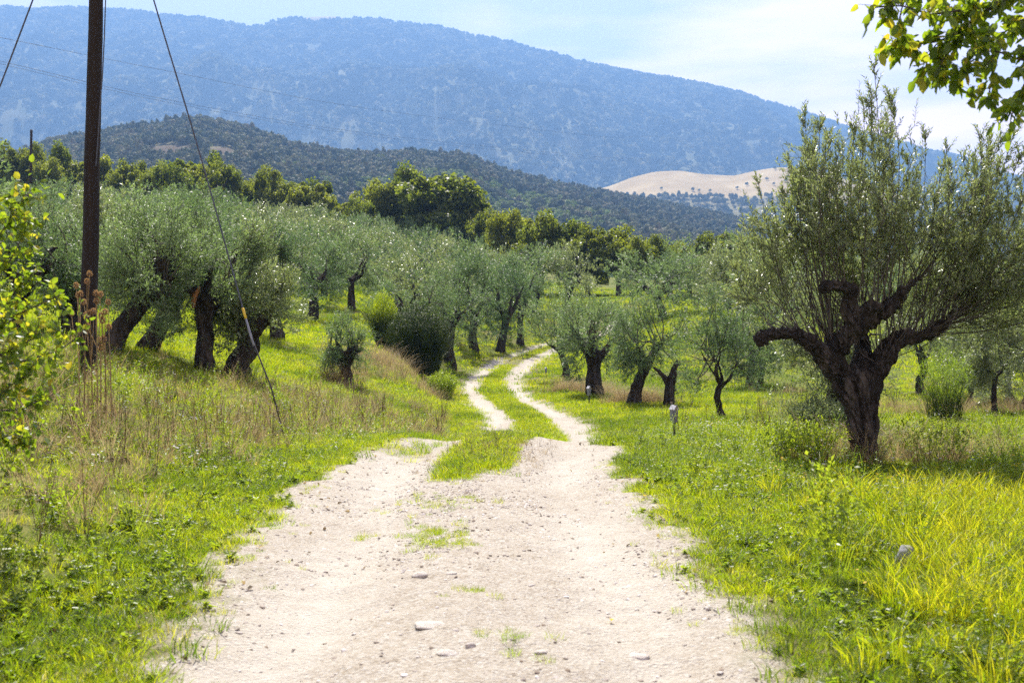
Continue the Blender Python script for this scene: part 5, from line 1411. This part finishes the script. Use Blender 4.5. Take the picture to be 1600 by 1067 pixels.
# ------------------------------------------------------------------ leafy foreground: branch overhead at right, bush at left
def leafy(r, lines, per_m, L, W, twig=.12, K=4, hang=.55):
    """short twigs with big leaves along given branches"""
    O, D, Ln = [], [], []
    for P, R in lines:
        seg = np.diff(P, axis=0); sl_ = np.linalg.norm(seg, axis=1); tot = sl_.sum(); n = max(3, int(per_m * tot))
        c = np.concatenate([[0], np.cumsum(sl_)]); t = r.uniform(.12 * tot, tot, n); t[0] = tot
        i = np.clip(np.searchsorted(c, t) - 1, 0, len(seg) - 1); f = ((t - c[i]) / sl_[i])[:, None]
        O.append(P[i] + seg[i] * f); D.append(unit(unit(seg[i]) * .5 + r.normal(0, .6, (n, 3)))); Ln.append(twig * r.uniform(.4, 1.3, n))
    O, D, Ln = np.vstack(O), np.vstack(D), np.concatenate(Ln)
    T = len(O); t = (np.arange(K)[None] + 1) / K * r.uniform(.75, 1.0, (T, K))
    P = (O[:, None] + D[:, None] * (t * Ln[:, None])[..., None]).reshape(-1, 3)
    n = T * K
    DD = unit(np.repeat(D, K, 0) * .5 + r.normal(0, .55, (n, 3)) + [0, 0, -hang]); NN = unit(r.normal(0, .8, (n, 3)) + [0, -.3, .7])
    s = r.uniform(.6, 1.25, n)
    V, F = leaf_broad(P, DD, NN, L * s, W * s * r.uniform(.85, 1.1, n), .16, .14)
    tw = [(np.stack([O[i], O[i] + D[i] * Ln[i]]), np.array([.0022, .0012])) for i in range(T)]
    return V, F, tw

def overhang():
    r = np.random.default_rng(21); d_ = 6.6
    root = np.array([5.9, 7.6, gz(5.9, 7.6)]); t_ = empty("overhanging_tree", root)
    tag(t_, "broad-leaved tree reaching a leafy yellow-green branch into the upper right corner", "tree")
    q = lambda x, y, rr, dd=0.0: (*(px(x, y, d_ + dd) - root), rr)
    crotch = np.array([-.1, -.1, 2.2])
    tm = union_limbs("trunk", [smooth_path([(0, 0, -.3, .18), (0, 0, .5, .14), (-.05, -.05, 1.5, .12), (*crotch, .11)]),
                               smooth_path([(*crotch, .1), (*(px(1790, -60, 7.2) - root), .07), (*(px(1700, -75, 6.9) - root), .045)]),
                               smooth_path([(*crotch, .09), (.3, .3, 3.2, .06), (.5, .5, 4.2, .03)])], .025, M_bark_dk, .01, 3)
    main = [[q(1700, -75, .03, .3), q(1640, -40, .022, .2), q(1575, -4, .015), q(1530, 25, .011), q(1500, 50, .008), q(1468, 64, .006), q(1430, 70, .004), q(1395, 72, .002)],
            [q(1545, 10, .009), q(1505, 16, .007, -.1), q(1455, 22, .005, -.15), q(1410, 10, .004, -.15), q(1368, 12, .002, -.15)],
            [q(1620, -30, .010, .1), q(1540, -22, .006, .2), q(1470, -8, .005, .25), q(1425, -6, .002, .25)],
            [q(1690, 60, .012, -.2), q(1630, 95, .009, -.2), q(1590, 92, .006, -.2), q(1550, 80, .004, -.2), q(1520, 95, .003, -.2), q(1500, 108, .002, -.2)],
            [q(1500, 50, .005), q(1478, 85, .004, -.1), q(1470, 110, .003, -.1), q(1492, 128, .002, -.1)],
            [q(1468, 64, .004), q(1452, 85, .003), q(1445, 112, .002)],
            [q(1550, 80, .004, -.2), q(1552, 110, .003, -.2), q(1545, 148, .002, -.2)],
            [q(1640, 90, .006, -.3), q(1608, 120, .004, -.3), q(1592, 150, .003, -.3), q(1580, 182, .002, -.3)],
            [q(1440, 70, .003), q(1412, 66, .002, .05), q(1392, 80, .0015, .05)],
            [q(1410, 10, .003, -.15), q(1405, 32, .002, -.15), q(1402, 48, .0015, -.15)],
            [q(1650, 10, .006, .1), q(1600, 30, .004, .1), q(1570, 50, .003, .1), q(1535, 55, .002, .1)],
            [q(1700, -75, .02, .3), q(1680, 0, .012, .2), q(1690, 60, .012, -.2)],
            [q(1780, -60, .03, .5), q(1760, 60, .012, .4), q(1720, 160, .006, .2), q(1690, 240, .003, .2)]]
    lines = [smooth_path(l, 5) for l in main]
    V, F, tw = leafy(r, lines, 46, .076, .046, .13, 5)
    add_obj("trunk", tm, t_); add_obj("leaves", mesh_np("leaves", V, F, [M_fore]), t_)
    for P, R in lines: add_obj("branch", thin_tubes("branch", [(P, R)], M_bark_dk, 6), t_)
    c = add_obj("twigs", thin_tubes("twigs", tw, M_twig), t_); c["kind"] = "stuff"
overhang()

def left_bush():
    r = np.random.default_rng(22); d_ = 6.9
    X0 = pX(-75, d_); root = np.array([X0, d_, gz(X0, d_)]); t_ = empty("leafy_bush", root)
    tag(t_, "blurred yellow-green leafy bush reaching in from the left edge", "bush")
    q = lambda x, y, rr, dd=0.0: (*(px(x, y, d_ + dd) - root), rr)
    main = [[(0, 0, -.1, .03), q(-70, 620, .024), q(-60, 480, .018), q(-45, 360, .012), q(-5, 310, .006), q(45, 305, .002)],
            [q(-62, 500, .012), q(-30, 450, .008), q(10, 415, .005), q(30, 380, .003), q(48, 340, .002)],
            [q(-66, 560, .012), q(-20, 520, .008), q(30, 490, .005), q(75, 470, .003), q(92, 462, .0015)],
            [q(-66, 590, .012), q(-10, 575, .008), q(50, 560, .005), q(95, 545, .003), q(128, 520, .0015)],
            [q(-70, 640, .010), q(-20, 640, .007), q(30, 640, .004), q(62, 625, .002)],
            [q(-60, 480, .010), q(-20, 400, .006), q(10, 350, .004), q(30, 315, .002)],
            [q(-72, 700, .010, -.3), q(-20, 640, .007, -.35), q(20, 600, .004, -.4), q(50, 585, .002, -.4)],
            [q(-66, 580, .010, .3), q(-10, 530, .006, .35), q(20, 460, .004, .4), q(55, 425, .002, .4)],
            [q(-72, 680, .010), q(-30, 690, .006), q(20, 680, .004), q(55, 690, .002)],
            [q(-64, 540, .010, -.2), q(-20, 560, .006, -.25), q(30, 540, .004, -.25), q(70, 520, .002, -.25)],
            [q(-50, 400, .010, -.2), q(-100, 330, .006, -.25), q(-140, 270, .003, -.2)], [q(-66, 560, .010), q(-120, 480, .006), q(-180, 420, .003)]]
    lines = [smooth_path(l, 5) for l in main]
    V, F, tw = leafy(r, lines, 58, .047, .036, .19, 5, .25)
    add_obj("leaves", mesh_np("leaves", V, F, [M_fore]), t_)
    for P, R in lines: add_obj("branch", thin_tubes("branch", [(P, R)], M_twig, 6), t_)
    c = add_obj("twigs", thin_tubes("twigs", tw, M_twig), t_); c["kind"] = "stuff"
left_bush()

# ------------------------------------------------------------------ blue air between here and the mountain
import bmesh
hm, hn, hl = new_mat("blue_haze")
ho = hn.new("ShaderNodeOutputMaterial"); hv = hn.new("ShaderNodeVolumePrincipled")
hv.inputs["Color"].default_value = (0.275, 0.535, 1.0, 1)
hv.inputs["Density"].default_value = 0.00025
hv.inputs["Anisotropy"].default_value = 0.15
hl.new(hv.outputs[0], ho.inputs["Volume"])
x0, x1, y0, y1, z0, z1 = -5100, 5100, -400, 5100, -60, 1150
V = [(x, y, z) for z in (z0, z1) for y in (y0, y1) for x in (x0, x1)]
me = bpy.data.meshes.new("haze"); me.from_pydata(V, [], [(0, 2, 3, 1), (4, 5, 7, 6), (0, 1, 5, 4), (2, 6, 7, 3), (0, 4, 6, 2), (1, 3, 7, 5)]); me.materials.append(hm)
tag(add_obj("haze", me), "thin blue summer haze over the valley", "haze", kind="stuff")
